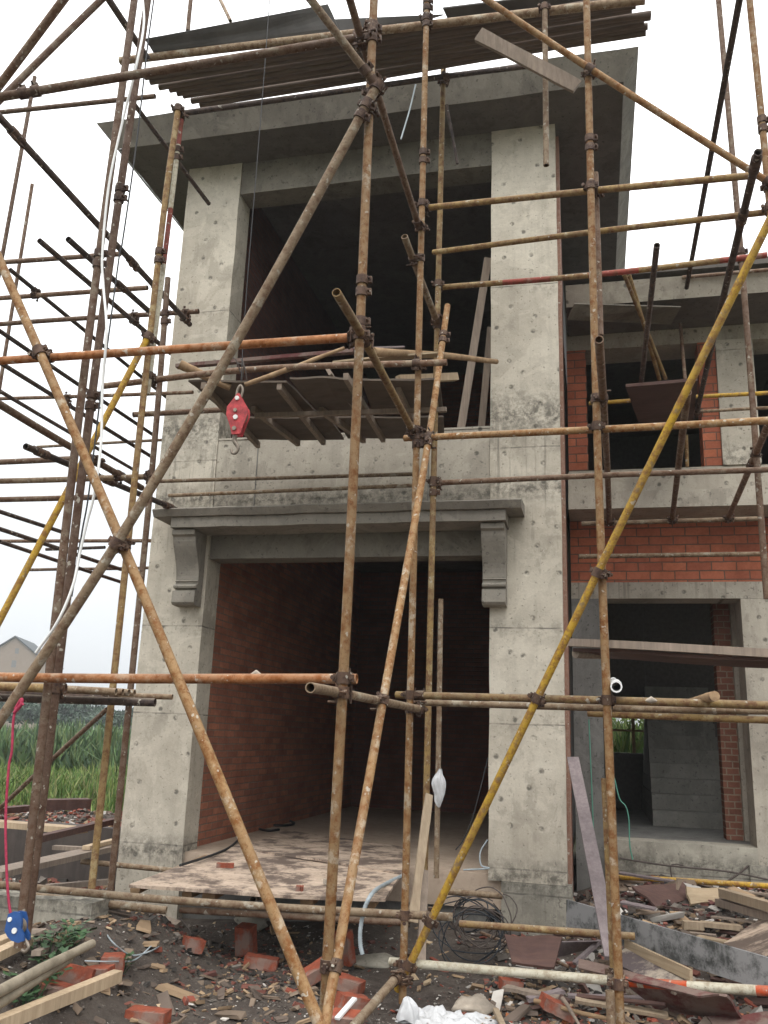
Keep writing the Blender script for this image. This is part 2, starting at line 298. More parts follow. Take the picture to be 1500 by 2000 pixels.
class MB:
    """collects shapes into one mesh"""
    def __init__(s): s.v = []; s.f = []; s.sm = []
    def add(s, v, f, sm=False):
        k = len(s.v); s.v += [np.array(p, float) for p in v]; s.f += [tuple(i + k for i in q) for q in f]; s.sm += [sm] * len(f); return s
    def box(s, x0, x1, y0, y1, z0, z1):
        v = [(x, y, z) for z in (z0, z1) for y in (y0, y1) for x in (x0, x1)]
        return s.add(v, [(0, 2, 3, 1), (4, 5, 7, 6), (0, 1, 5, 4), (2, 6, 7, 3), (0, 4, 6, 2), (1, 3, 7, 5)])
    def obox(s, c, ax, ay, az_, hx, hy, hz):
        c = np.array(c, float); v = [c + ax * hx * i + ay * hy * j + az_ * hz * k for k in (-1, 1) for j in (-1, 1) for i in (-1, 1)]
        return s.add(v, [(0, 2, 3, 1), (4, 5, 7, 6), (0, 1, 5, 4), (2, 6, 7, 3), (0, 4, 6, 2), (1, 3, 7, 5)])
    def prism(s, pts, d):
        n = len(pts); d = np.array(d, float); pts = [np.array(p, float) for p in pts]
        return s.add(pts + [p + d for p in pts], [tuple(range(n))[::-1], tuple(range(n, 2 * n))] + [(i, (i + 1) % n, n + (i + 1) % n, n + i) for i in range(n)])
    def tube(s, pts, r, n=10, caps=True, ri=None, rad=None):
        pts = [np.array(p, float) for p in pts]; m = len(pts)
        rings = frames(pts); v = []
        for i, (p, a, b) in enumerate(rings):
            rr = rad(i / (m - 1)) if rad else r
            for k in range(n):
                t = 2 * math.pi * k / n; v.append(p + (a * math.cos(t) + b * math.sin(t)) * rr)
        s.add(v, [(i * n + k, i * n + (k + 1) % n, (i + 1) * n + (k + 1) % n, (i + 1) * n + k) for i in range(m - 1) for k in range(n)], True)
        if caps and not ri:
            s.add(v[:n], [tuple(range(n))[::-1]]); s.add(v[-n:], [tuple(range(n))])
        if ri:
            w = []
            for p, a, b in rings:
                for k in range(n):
                    t = 2 * math.pi * k / n; w.append(p + (a * math.cos(t) + b * math.sin(t)) * ri)
            s.add(w, [(i * n + (k + 1) % n, i * n + k, (i + 1) * n + k, (i + 1) * n + (k + 1) % n) for i in range(m - 1) for k in range(n)], True)
            for e, fl in ((0, 0), (m - 1, 1)):
                q = v[e * n:e * n + n] + w[e * n:e * n + n]
                s.add(q, [((k, n + k, n + (k + 1) % n, (k + 1) % n) if not fl else (k, (k + 1) % n, n + (k + 1) % n, n + k)) for k in range(n)])
        return s
    def build(s, name, mat, parent=None, loc=None):
        if loc is None: return mesh_obj(name, s.v, s.f, mat, parent, (0, 0, 0), s.sm)
        L = np.array(loc, float); return mesh_obj(name, [p - L for p in s.v], s.f, mat, parent, tuple(L), s.sm)
def frames(pts):
    out = []; m = len(pts); a = None
    for i in range(m):
        t = nv(pts[min(i + 1, m - 1)] - pts[max(i - 1, 0)])
        if a is None: a = np.array([1., 0, 0]) if abs(t[0]) < .8 else np.array([0, 0, 1.])
        a = nv(a - t * a.dot(t)); b = np.cross(t, a); out.append((pts[i], a, b))
    return out
def smoothline(pts, n=12):
    pts = [np.array(p, float) for p in pts]
    if len(pts) == 2: return [pts[0] + (pts[1] - pts[0]) * t for t in np.linspace(0, 1, n)]
    P = [2 * pts[0] - pts[1]] + pts + [2 * pts[-1] - pts[-2]]; out = []
    for i in range(1, len(P) - 2):
        for t in np.linspace(0, 1, n, endpoint=False):
            a, b, c, d = P[i - 1], P[i], P[i + 1], P[i + 2]
            out.append(.5 * (2 * b + (c - a) * t + (2 * a - 5 * b + 4 * c - d) * t * t + (3 * b - a - 3 * c + d) * t ** 3))
    return out + [pts[-1]]
def res(p):
    u, v, d = p
    if isinstance(d, tuple):
        if d[0] == 'h': return az(u, v, d[1])
        if d[0] == 'c': return ac(u, v, d[1])
        best = min(TUBES[d[0]]['line'], key=lambda q: (proj(q)[0] - u) ** 2 + (proj(q)[1] - v) ** 2)
        return ac(u, v, proj(best)[2] + d[1])
    return at(u, v, d)
TUBES = {}
def tube(idn, name, label, pts, mat, r=.0225, bands=None, cat=None):
    P = [res(p) for p in pts]
    if len(P) == 3:
        P = smoothline(P, 14)
    elif len(P) == 2:
        P = smoothline(P, 14); L_ = np.linalg.norm(P[-1] - P[0]); sd_ = len(TUBES) * 1.7; w_ = np.array([mnoise.noise(Vector((sd_, k, 0))) for k in range(3)]) * min(.02, L_ * .006)
        P = [q + w_ * math.sin(math.pi * i / 13) + .3 * w_[::-1] * math.sin(2 * math.pi * i / 13) for i, q in enumerate(P)]
    else: P = smoothline(P, 8)
    if not bands:                                   # tubes that leave the picture run on for another 1.5 m
        for e, k in ((0, 1), (-1, -2)):
            u_, v_, c_ = proj(P[e])
            if u_ < 0 or u_ > 1500 or v_ < 0:
                d_ = nv(P[e] - P[k]) * 1.5; q = P[e] + d_
                if q[2] < -1.45: q = P[e] + d_ * max(.05, (P[e][2] + 1.45) / max(.01, P[e][2] - q[2]))
                P = [q] + P if e == 0 else P + [q]
    n = 14; base = P[0].copy()
    b = MB(); b.tube(P, r, n, ri=r * .8)
    mats = [mat]; fm = None
    if bands:
        mats = [mat, 'signalred' if mat == 'white' and idn == 'B5' else 'red']; fm = []
        m = len(P); nside = (m - 1) * n
        # dense resample so that the paint bands are crisp
        L = np.linspace(0, 1, 61); idx = L * (m - 1); Q = [P[int(i)] + (P[min(int(i) + 1, m - 1)] - P[int(i)]) * (i - int(i)) for i in idx]
        b = MB(); b.tube(Q, r, n, ri=r * .8); m = 61; fm = []
        for rep in range(2):
            for i in range(m - 1):
                t = (i + .5) / (m - 1); c = 0
                for (t0, t1) in bands:
                    if t0 <= t < t1: c = 1
                fm += [c] * n
        fm += [0] * (2 * n); P = Q
    o = mesh_obj(name, [q - base for q in b.v], b.f, mat, None, tuple(base), b.sm, mats, fm)
    tag(o, label, cat or {'scaffold_pole': 'scaffold pole', 'scaffold_brace': 'scaffold brace', 'scaffold_tube': 'scaffold tube'}[name], GROUPT)
    TUBES[idn] = dict(o=o, line=P, r=r, base=base); return o
def yrun(u1, v1, u2, v2, yfar):
    """a tube running straight back from the camera side: near end depth chosen so that it is parallel to the side walls"""
    Q = at(u2, v2, yfar); best = None
    for y in np.linspace(yfar * .3, yfar - .3, 120):
        Pn = at(u1, v1, y); d = Q - Pn; e = math.hypot(d[0], d[2] * 1.5) / d[1]
        if best is None or e < best[0]: best = (e, y)
    return [(u1, v1, best[1]), (u2, v2, yfar)]
# ------------------------------------------------------------------ ground height
def gh(x, y):
    z = -1.5
    def sm(a, b, t): t = min(1, max(0, (t - a) / (b - a))); return t * t * (3 - 2 * t)
    z += .34 * sm(-2.3, -3.0, x) * sm(3.2, 4.0, y) * (1 - sm(5.7, 6.3, y)) + .5 * sm(-3.9, -4.0, x) * sm(8.25, 8.35, y) * (1 - sm(9.5, 12, y))
    z += .22 * sm(-.45, .4, x) * sm(6.0, 7.6, y) * (1 - sm(9, 11, y))
    z += .12 * sm(6.2, 7.1, y) * (1 - sm(9, 11, y)) * sm(-2.9, -1.5, x)
    k = 1 if y < 12 else .3
    z += k * .05 * mnoise.noise(Vector((x * 1.3, y * 1.3, 0))) + k * .025 * mnoise.noise(Vector((x * 5, y * 5, 3)))
    return z
def gp(u, v):
    """ground point seen at pixel (u, v)"""
    z = -1.5
    for _ in range(12):
        p = az(u, v, z); z = .5 * z + .5 * gh(p[0], p[1])
    return az(u, v, z)
# ================================================================== SETTING
xs = np.concatenate([[-3000, -900, -300, -120, -60, -35, -22, -15], np.arange(-11, 7.01, .11), [9, 12, 18, 30, 60, 150, 500, 3000]])
ys = np.concatenate([[-60, -20, -5, 0], np.arange(2.2, 14.01, .11), [16, 19, 24, 32, 50, 90, 200, 700, 4500]])
V = [(x, y, gh(x, y) if (-11 <= x <= 7 and 2 <= y <= 14) else -1.5) for y in ys for x in xs]; nx = len(xs)
Fq = [(j * nx + i, j * nx + i + 1, (j + 1) * nx + i + 1, (j + 1) * nx + i) for j in range(len(ys) - 1) for i in range(nx - 1)]
tag(mesh_obj('ground', V, Fq, 'ground', smooth=True), kind='structure')

# ------------------------------------------------------------------ the unfinished house
D = 7.1
H = empty('unfinished_house', 'two storey house shell of bare concrete columns, red brick and black openings', 'house', (0, 0, -1.5))
H['label'] = 'two storey house shell of bare concrete and red brick behind the scaffold'
def part(name, b, mat, parent=None, label=None):
    o = b.build(name, mat, parent or H)
    if parent is None: o.location = (0, 0, 1.5)
    if label: o['label'] = label
    return o
XL0, XL1, XR0, XR1 = -3.94, -3.36, -.82, -.23
def rough_col(x0, x1, y0, y1, z0, z1, nz=40, nx=4):
    """column whose arrises wander a little, as cast concrete does"""
    b = MB(); v = []; prof = []
    for k in range(nx + 1): prof.append((x0 + (x1 - x0) * k / nx, y0))
    prof += [(x1, y1), (x0, y1)]; n = len(prof)
    for i in range(nz + 1):
        z = z0 + (z1 - z0) * i / nz
        for (x, y) in prof:
            e = .007 if y == y0 else 0
            v.append((x + e * mnoise.noise(Vector((x * 3, z * 2.3, 1))), y + e * mnoise.noise(Vector((x * 4, z * 3.1, 7))), z))
    f = [(i * n + k, i * n + (k + 1) % n, (i + 1) * n + (k + 1) % n, (i + 1) * n + k) for i in range(nz) for k in range(n)]
    b.add(v, f); b.add(v[:n], [tuple(range(n))[::-1]]); b.add(v[-n:], [tuple(range(n))]); return b
part('column', rough_col(XL0, XL1, D, D + .28, -1.6, 5.62), 'conc', label='left concrete column with form tie holes')
part('column', rough_col(XR0, XR1, D, D + .28, -1.04, 5.62), 'conc', label='right concrete column streaked below the upper sill')
part('column_base', rough_col(-.72, -.20, D - .02, D + .4, -1.7, -1.043, 12), 'stain', label='rough column foot with drips of mortar')
# upper beams
part('beam', rough_col(XL1 + .003, XR0 - .003, D + .012, D + .27, 5.24, 5.62, 4, 8), 'concroofshade', label='beam over the upper opening')  # dark roof tone paints in the shade below the eaves
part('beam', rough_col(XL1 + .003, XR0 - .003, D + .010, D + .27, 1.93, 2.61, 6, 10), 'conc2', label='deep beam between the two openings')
part('lintel', MB().box(XL1 + .003, XR0 - .003, D + .03, D + .25, 1.49, 1.927), 'concroofshade')  # shade under the canopy painted in with the dark roof tone
# vertical construction joints of the beam
for x in (-2.96, -1.36): part('construction_joint', MB().box(x, x + .006, D + .003, D + .02, 1.97, 2.58), 'concdark')
# canopy with a stepped edge
cp = MB()
def hs_prism(profile, x0, x1, jit=0):
    b = MB(); n = len(profile); v = []; m = 24
    for i in range(m + 1):
        x = x0 + (x1 - x0) * i / m
        for (y, z) in profile: v.append((x, y + jit * mnoise.noise(Vector((x * 5, y, z))), z + jit * mnoise.noise(Vector((x * 4, z, 9)))))
    b.add(v, [(i * n + k, i * n + (k + 1) % n, (i + 1) * n + (k + 1) % n, (i + 1) * n + k)[::-1] for i in range(m) for k in range(n)])
    b.add(v[:n], [tuple(range(n))]); b.add(v[-n:], [tuple(range(n))[::-1]]); return b
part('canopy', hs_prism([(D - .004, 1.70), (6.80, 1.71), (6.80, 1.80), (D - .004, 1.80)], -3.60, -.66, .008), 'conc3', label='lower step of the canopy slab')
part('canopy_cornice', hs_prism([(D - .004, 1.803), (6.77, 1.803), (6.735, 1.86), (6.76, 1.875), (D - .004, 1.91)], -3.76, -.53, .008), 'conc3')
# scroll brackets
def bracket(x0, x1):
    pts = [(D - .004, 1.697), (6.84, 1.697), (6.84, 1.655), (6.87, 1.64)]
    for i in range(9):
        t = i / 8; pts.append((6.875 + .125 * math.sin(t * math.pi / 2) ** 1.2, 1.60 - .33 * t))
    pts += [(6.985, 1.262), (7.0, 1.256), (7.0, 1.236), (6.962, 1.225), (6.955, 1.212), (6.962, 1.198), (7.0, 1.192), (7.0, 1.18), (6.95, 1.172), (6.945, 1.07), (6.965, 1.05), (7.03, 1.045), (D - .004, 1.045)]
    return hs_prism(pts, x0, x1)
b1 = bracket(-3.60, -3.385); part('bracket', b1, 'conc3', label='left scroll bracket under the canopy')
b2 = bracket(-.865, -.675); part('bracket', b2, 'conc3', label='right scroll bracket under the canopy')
# floors, ceilings, inner walls
part('floor_slab', MB().box(XL0 + .1, XR1 - .06, D + .05, 13.4, -1.25, -1.0), 'dusty', label='dusty ground floor slab')
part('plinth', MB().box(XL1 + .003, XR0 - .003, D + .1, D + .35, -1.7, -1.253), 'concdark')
part('floor_slab', MB().box(XL0 + .1, XR1 - .06, D + .285, 13.4, 2.40, 2.60), 'soffit', label='upper floor slab')
part('sill', MB().box(XL1 + .003, XR0 - .003, D + .003, D + .275, 2.612, 2.63), 'conc2')
part('brick_wall', MB().box(-3.75, -3.42, D + .283, 13.2, -1.0, 2.397), 'brickin', label='inner brick wall of the ground floor')
part('brick_wall', MB().box(-3.75, -3.42, D + .283, 13.2, 2.603, 5.55), 'brickshade', label='inner brick wall of the upper floor')
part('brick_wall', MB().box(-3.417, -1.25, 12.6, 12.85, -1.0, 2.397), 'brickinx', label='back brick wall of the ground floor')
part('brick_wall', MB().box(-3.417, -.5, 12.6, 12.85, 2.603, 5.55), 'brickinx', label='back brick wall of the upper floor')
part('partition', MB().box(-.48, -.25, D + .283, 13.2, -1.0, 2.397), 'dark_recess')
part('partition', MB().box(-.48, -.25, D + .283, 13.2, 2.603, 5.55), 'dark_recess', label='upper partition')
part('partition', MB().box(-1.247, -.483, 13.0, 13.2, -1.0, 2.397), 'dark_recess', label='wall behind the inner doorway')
part('brick_wall', MB().box(XR1 - .015, XR1 + .0, D + .303, 8.8, -1.4, 5.55), 'bricky', label='red brick side return behind the right column')
part('brick_wall', MB().box(XR1 - .02, XR1 + .03, D + .12, D + .30, -1.3, 5.55), 'edgestrip', label='narrow toothed brick edge beside the right column')
# roof: slab, soffit and outward flaring cornice
def ring(x0, x1, y0, y1, z): return [(x0, y0, z), (x1, y0, z), (x1, y1, z), (x0, y1, z)]
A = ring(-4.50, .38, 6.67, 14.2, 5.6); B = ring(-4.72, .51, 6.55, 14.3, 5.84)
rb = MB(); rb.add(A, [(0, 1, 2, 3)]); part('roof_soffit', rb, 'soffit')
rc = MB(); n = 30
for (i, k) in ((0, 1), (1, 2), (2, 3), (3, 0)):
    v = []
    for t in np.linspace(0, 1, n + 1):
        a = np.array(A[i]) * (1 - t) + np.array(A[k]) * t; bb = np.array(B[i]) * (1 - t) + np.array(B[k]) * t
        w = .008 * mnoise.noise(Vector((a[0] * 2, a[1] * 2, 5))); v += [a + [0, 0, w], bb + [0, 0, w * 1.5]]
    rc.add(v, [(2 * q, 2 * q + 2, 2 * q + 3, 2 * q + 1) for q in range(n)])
part('roof_cornice', rc, 'concroofshade', label='flared concrete roof edge')
part('roof', MB().box(-4.62, .44, 6.62, 14.2, 5.78, 5.83), 'concroofshade')
for o in [o for o in H.children if o.name.startswith('roof_soffit')]: pass
# ---- wing set back on the right
W = 8.8; XE = 5.2; PX = [at(u, 1400, 9.5)[0] for u in (1405, 1438, 1458)]
def wpart(n, x0, x1, z0, z1, mat, y0=W, y1=W + .25, label=None): return part(n, MB().box(x0, x1, y0, y1, z0, z1), mat, label=label)
gx = .0
wpart('wing_beam', -.2, XE, 4.07, 4.52, 'conc2', W + .01, W + .4, 'concrete beam over the upper wing openings')
wpart('brick_pier', -.2, 0.0, 2.72, 4.067, 'brickx', label='left brick pier of the upper wing')
wpart('brick_pier', 1.13, 1.30, 2.72, 4.067, 'brickx', label='sunlit brick pier right of the wing window')
wpart('wing_column', 1.303, 1.66, 2.72, 4.067, 'conc', W - .03, W + .4, 'concrete column of the upper wing')
wpart('brick_pier', 2.6, XE, 2.72, 4.067, 'brickx', label='far brick wall of the upper wing')
wpart('wing_slab', -.2, XE, 2.36, 2.597, 'conc2', 8.45, W - .003, 'upper ledge of the wing floor edge')
wpart('wing_slab', -.2, XE, 2.19, 2.357, 'conc2', 8.35, W + .03, 'lower band of the wing floor edge')
wpart('wing_slab', -.2, XE, 2.36, 2.717, 'conc2', W, W + .5, 'sill strip of the upper wing openings')
wpart('wing_floor', -.2, XE, 2.33, 2.71, 'soffit', W + .503, 13.2)
wpart('brick_band', -.2, XE, 1.555, 2.187, 'brickx', W + .04, W + .29, 'brick band above the ground floor opening')
wpart('wing_lintel', -.2, XE, 1.39, 1.552, 'conc2', W + .02, W + .35)
wpart('wing_column', -.2, .075, -1.5, 1.387, 'concdark', W + .015, W + .4, 'dark column of the wing')
wpart('wing_column', 1.385, 1.95, -1.5, 1.387, 'conc2', W + .015, W + .4, 'right concrete column of the ground floor wing')
wpart('wing_plinth', .078, 1.382, -1.6, -.86, 'stain', W - .03, W + .3)
wpart('wing_plinth', 1.3, XE, -1.6, -1.0, 'stain', W - .05, W + .012, 'right length of the wing plinth')
wpart('brick_band', 2.9, XE, -1.5, 1.387, 'brickx', label='ground floor wall right of the frame')
wpart('wing_floor', .0, XE, -1.15, -.87, 'concdark', W + .303, 13.2, 'ground floor of the wing')
part('inner_pier', MB().box(PX[0], PX[1], 9.5, 9.72, -.867, 2.3), 'brickpier', label='inner brick pier seen through the wing opening')
part('inner_pier', MB().box(PX[1] + .003, PX[2] + .25, 9.46, 9.72, -.867, 2.3), 'conc2', label='pale inner jamb beside the brick pier')
stb = MB()
for i in range(10): stb.box(.60 + .01 * i, 1.42 + .01 * i, 10.6 + .24 * i, 12.98, -.867 + .165 * i - (0 if i == 0 else .003), -.867 + .165 * (i + 1))
part('stair', stb, 'stairc')
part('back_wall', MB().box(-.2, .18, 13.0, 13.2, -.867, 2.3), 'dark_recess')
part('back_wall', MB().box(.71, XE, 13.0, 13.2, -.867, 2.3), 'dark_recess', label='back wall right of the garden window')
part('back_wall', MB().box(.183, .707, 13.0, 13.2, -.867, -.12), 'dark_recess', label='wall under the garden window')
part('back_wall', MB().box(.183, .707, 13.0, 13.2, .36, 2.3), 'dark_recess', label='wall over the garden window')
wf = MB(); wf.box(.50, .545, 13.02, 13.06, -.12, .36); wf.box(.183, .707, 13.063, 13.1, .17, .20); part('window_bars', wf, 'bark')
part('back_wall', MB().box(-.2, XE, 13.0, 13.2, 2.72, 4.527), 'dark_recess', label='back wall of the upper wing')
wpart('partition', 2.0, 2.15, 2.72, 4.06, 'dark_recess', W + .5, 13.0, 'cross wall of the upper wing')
# wing roof edge
wr = MB(); A2 = [(-.18, 8.12), (XE, 8.12)]
wr.add([(-.18, 8.10, 4.22), (XE, 8.10, 4.22), (-.18, 8.02, 4.42), (XE, 8.02, 4.42)], [(0, 1, 3, 2)])
part('wing_cornice', wr, 'conc2', label='pale roof edge of the wing')
part('wing_soffit', MB().box(-.18, XE, 8.105, 13.4, 4.53, 4.60), 'soffit')
part('wing_soffit', MB().box(-.18, XE, 8.105, W + .005, 4.24, 4.26), 'soffit', label='underside of the wing eaves')
part('wing_roof', MB().box(-.18, XE, 8.03, 8.6, 4.40, 4.415), 'concroofshade')
# thin sheet lying under the wing eaves
sh = MB(); q = [at(1108, 625, 7.6), at(1122, 594, 7.45), at(1330, 600, 8.0), at(1310, 634, 8.5)]
sh.prism(q, (0, 0, .012)); tag(sh.build('eaves_sheet', 'concroofshade'), 'grey bent sheet hanging under the wing eaves beside the right column', 'sheet')
# foundation wall at the left edge
fw = empty('foundation_wall', 'low concrete foundation wall with a dark trench left of the house', 'low wall', (-5.5, 7.6, -1.4))
o = MB().box(-7.5, -3.97, 8.2, 8.4, -1.9, -.98).build('wall', 'trenchdark', fw); o.location = (5.5, -7.6, 1.4)
kb = MB().box(-6.0, -3.0, 5.15, 5.4, -1.6, -1.05).build('kerb_beam', 'stain'); tag(kb, 'mortar splashed concrete kerb beam under the low tubes at left', 'kerb')

# ================================================================== TUBES (columns: pixel u, pixel v, depth)
P = 'scaffold_pole'; T = 'scaffold_tube'; B_ = 'scaffold_brace'
tube('F1', P, 'tall rusty orange upright nearest the viewer in front of the openings', [(731, -15, 4.0), (687, 1000, 4.0), (628, 2090, 4.0)], 'rust', .0245)
tube('P2', P, 'slim tan upright just right of the central brace crossing, full height', [(834, -20, 5.4), (811, 967, 5.4), (786, 1960, 5.4)], 'rust')
tube('P3', P, 'upright with yellow flecks starting at the roof edge, behind the slim tan upright', [(866, 135, 6.05), (845, 1017, 6.05), (826, 1850, 6.05)], 'yellowbrown')
tube('P5', P, 'short free ended upright standing in the ground floor opening', [(861, 1170, 6.6), (852, 1715, 6.6)], 'gray', .020)
tube('P6', P, 'flaky brown upright before the right column, full height of the picture', [(1145, -20, 5.1), (1168, 900, 5.1), (1214, 2060, 5.1)], 'rust', .0235)
tube('P6b', P, 'pale stub clamped to the foot of the right hand upright', [(1191, 1935, 5.02), (1196, 2060, 5.02)], 'gray')
tube('P6c', P, 'thin yellow brown upright hidden close behind the flaky brown one', [(1181, 1520, 5.18), (1199, 1900, 5.18)], 'yellowbrown', .02)
tube('P7', P, 'dark slim upright in the shadow of the right eaves', [(1163, 338, 5.2), (1173, 655, 5.2)], 'brown', .019)
tube('P8', P, 'pinkish upright against the sky near the right edge, reaching the brick band', [(1402, -15, 6.4), (1450, 530, 6.4), (1498, 1170, 6.4)], 'brown')
tube('P9', P, 'upright leaving the picture at its upper right corner', [(1462, -20, 5.3), (1505, 420, 5.3), (1575, 1300, 5.3)], 'rust')
tube('P10', P, 'short tube hanging straight down from the roof level guard tube', [(1064, 14, 5.40), (1067, 323, 5.40)], 'gray', .0205)
tube('L1', P, 'front one of the two tall uprights standing close together at left', [(265, -20, 4.15), (170, 683, 4.15), (36, 1850, 4.15)], 'brown', .0235)
tube('L2', P, 'darker rear one of the two tall uprights close together at left', [(291, -20, 4.3), (187, 717, 4.3), (48, 1850, 4.3)], 'darkbrown', .0245)
tube('L3', P, 'yellow flecked upright beside the left column, ending at the low tubes', [(348, 212, 5.1), (310, 500, 5.1), (179, 1735, 5.1)], 'yellowbrown')
tube('L3b', P, 'upright painted in red and white bands beside the left eaves', [(355, 228, 5.17), (328, 450, 5.17), (288, 770, 5.17)], 'white', .0185, [(.0, .13), (.42, .62)])
tube('L5', P, 'brown upright touching the left column with a free top', [(328, 543, 5.6), (297, 917, 5.6), (215, 1745, 5.6)], 'brown')
tube('L6', P, 'thin far upright at the left edge, higher of two', [(68, 150, 6.7), (5, 497, 6.7), (-70, 900, 6.7)], 'brown', .021)
tube('L7', P, 'thin far upright at the left edge, lower of two', [(63, 360, 7.4), (3, 733, 7.4), (-50, 1060, 7.4)], 'brown', .02)
tube('L8', P, 'pinkish stub above the roof level deck at left', [(374, -15, 6.0), (367, 60, 6.0)], 'brown', .02)
tube('L9', B_, 'thin slanting tube end in the sky above the deck', [(425, -12, 5.2), (450, 41, 5.0)], 'gray', .014)
# big braces
tube('D2', B_, 'large rusty brace falling from left edge to bottom centre', [(-15, 475, 3.97), (247, 1083, 3.97), (640, 2040, 3.86)], 'rust', .026)
tube('D1', B_, 'large mottled brace rising from lower left to the top of the central upright', [(739, 163, 3.94), (500, 600, 3.92), (233, 1053, 3.91), (-45, 1475, 3.88)], 'gray', .0265)
tube('D3', B_, 'bright yellow brace running from upper right to the ground', [(1540, 355, 4.5), (1170, 1113, 5.035), (776, 1935, 5.42)], 'yellow')
tube('D4', B_, 'long orange brown brace in the sky at upper right', [(915, -24, 4.86), (1143, 128, 5.04), (1500, 355, 5.24)], 'rust')
tube('D5', B_, 'pale open ended brace coming down from the top to the central upright', [(592, -20, 3.6), (738, 170, 3.945)], 'gray')
tube('D6', B_, 'thin brace from the top behind the central upright to the slim tan one', [(680, -12, 3.75), (816, 436, 5.33)], 'brown')
tube('D7', B_, 'short grey stub slanting before the dark upper opening', [(790, 462, 5.2), (852, 625, 6.0)], 'gray', .024)
tube('P4', B_, 'leaning tube crossing the slim uprights, foot at bottom centre', [(874, 597, 6.0), (832, 890, 5.35), (730, 1470, 4.5), (626, 2050, 3.84)], 'rust', .0235)
tube('DL1', B_, 'thick dark brace in the top left corner', [(-15, 185, 3.9), (135, -15, 3.7)], 'brown', .026)
tube('DL2', B_, 'thinner brace in the top left corner below the thick one', [(0, 195, 4.0), (210, -12, 4.2)], 'brown')
tube('DY1', B_, 'long yellow brace at left rising behind the paired uprights', [(-25, 1258, 4.7), (290, 657, 5.05)], 'yellow')
tube('DY2', B_, 'thin brown brace before the green field', [(209, 1385, 6.6), (-20, 1597, 7.4)], 'brown', .020)
# horizontals, left and centre
tube('H14', T, 'orange horizontal tube at eye level ending at the central upright', [(-20, 1322, 4.06), (697, 1326, 4.06)], 'orange', .0245)
tube('H15', T, 'bright orange horizontal tube at upper floor level', [(-20, 706, 4.06), (690, 659, 4.06)], 'orange', .024)
tube('H30', T, 'long guard tube in front of the roof level deck', [(-20, 193, 3.5), (722, 70, 4.06)], 'brown', .0245)
tube('H30b', T, 'thick guard tube along the front edge of the roof level deck', [(235, 119, 5.47), (722, 62, 5.47), (1260, 0, 5.47)], 'gray', .0325)
tube('H31', T, 'slim level tube below the guard tube at upper left', [(-15, 221, 6.0), (303, 188, 6.0)], 'brown')
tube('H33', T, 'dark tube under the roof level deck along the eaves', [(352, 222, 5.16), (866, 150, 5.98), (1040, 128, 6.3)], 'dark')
tube('H16', T, 'open ended cross tube passing behind the central upright above the orange one', [(657, 571, 3.55), (712, 665, 4.06), (803, 836, 5.35)], 'yellowbrown')
tube('H13', T, 'open ended cross tube at eye level behind the central upright', [(606, 1343, 3.5), (668, 1354, 4.06), (824, 1386, 5.46)], 'gray')
tube('H17', T, 'front tube of the hanging work platform', [(203, 754, 5.2), (500, 721, 5.32), (873, 708, 5.34)], 'brown')
tube('H21', T, 'short tube crossing the left column below the platform', [(260, 810, 5.66), (440, 800, 6.2)], 'brown')
tube('H22', T, 'thin dark level tube behind the platform at left', [(-10, 779, 6.9), (377, 766, 6.9)], 'brown', .018)
tube('H23', T, 'very thin pale level tube in the left gap', [(73, 873, 8.4), (322, 859, 8.4)], 'gray', .017)
tube('H24', T, 'brown level tube at left with the yellow brace before it', [(-10, 903, 5.5), (145, 896, 5.5)], 'brown')
tube('H25', T, 'level tube just under the dark transom cluster at left', [(-10, 940, 5.6), (290, 931, 5.66)], 'gray')
tube('H26', T, 'lowest brown level tube of the left cluster', [(-10, 976, 5.8), (190, 971, 5.8)], 'brown')
tube('H27', T, 'level tube ending free right of the paired uprights, upper one', [(-10, 583, 6.3), (288, 562, 6.3)], 'brown')
tube('H28', T, 'level tube ending before the left column, lower one', [(-10, 634, 6.5), (388, 608, 6.5)], 'brown')
tube('H29', T, 'level tube at the tops of the open ended transoms', [(-10, 513, 6.1), (235, 496, 6.1)], 'brown')
tube('H34', T, 'thin level tube behind the central left crossing', [(-10, 1057, 7.6), (302, 1056, 7.6)], 'brown', .019)
tube('H35', T, 'short thin level tube just under the left crossing', [(90, 1073, 8.2), (205, 1069, 8.2)], 'dark', .018)
tube('H36', T, 'lowest thin level tube against the left sky', [(57, 1113, 8.6), (292, 1109, 8.6)], 'brown', .018)
tube('H6a', T, 'upper one of two thin tubes along the middle beam', [(308, 940, 6.95), (806, 926, 6.95)], 'gray', .0175)
tube('H7', T, 'lower one of two thin tubes along the middle beam', [(330, 968, 6.93), (806, 948, 6.93)], 'gray', .0175)
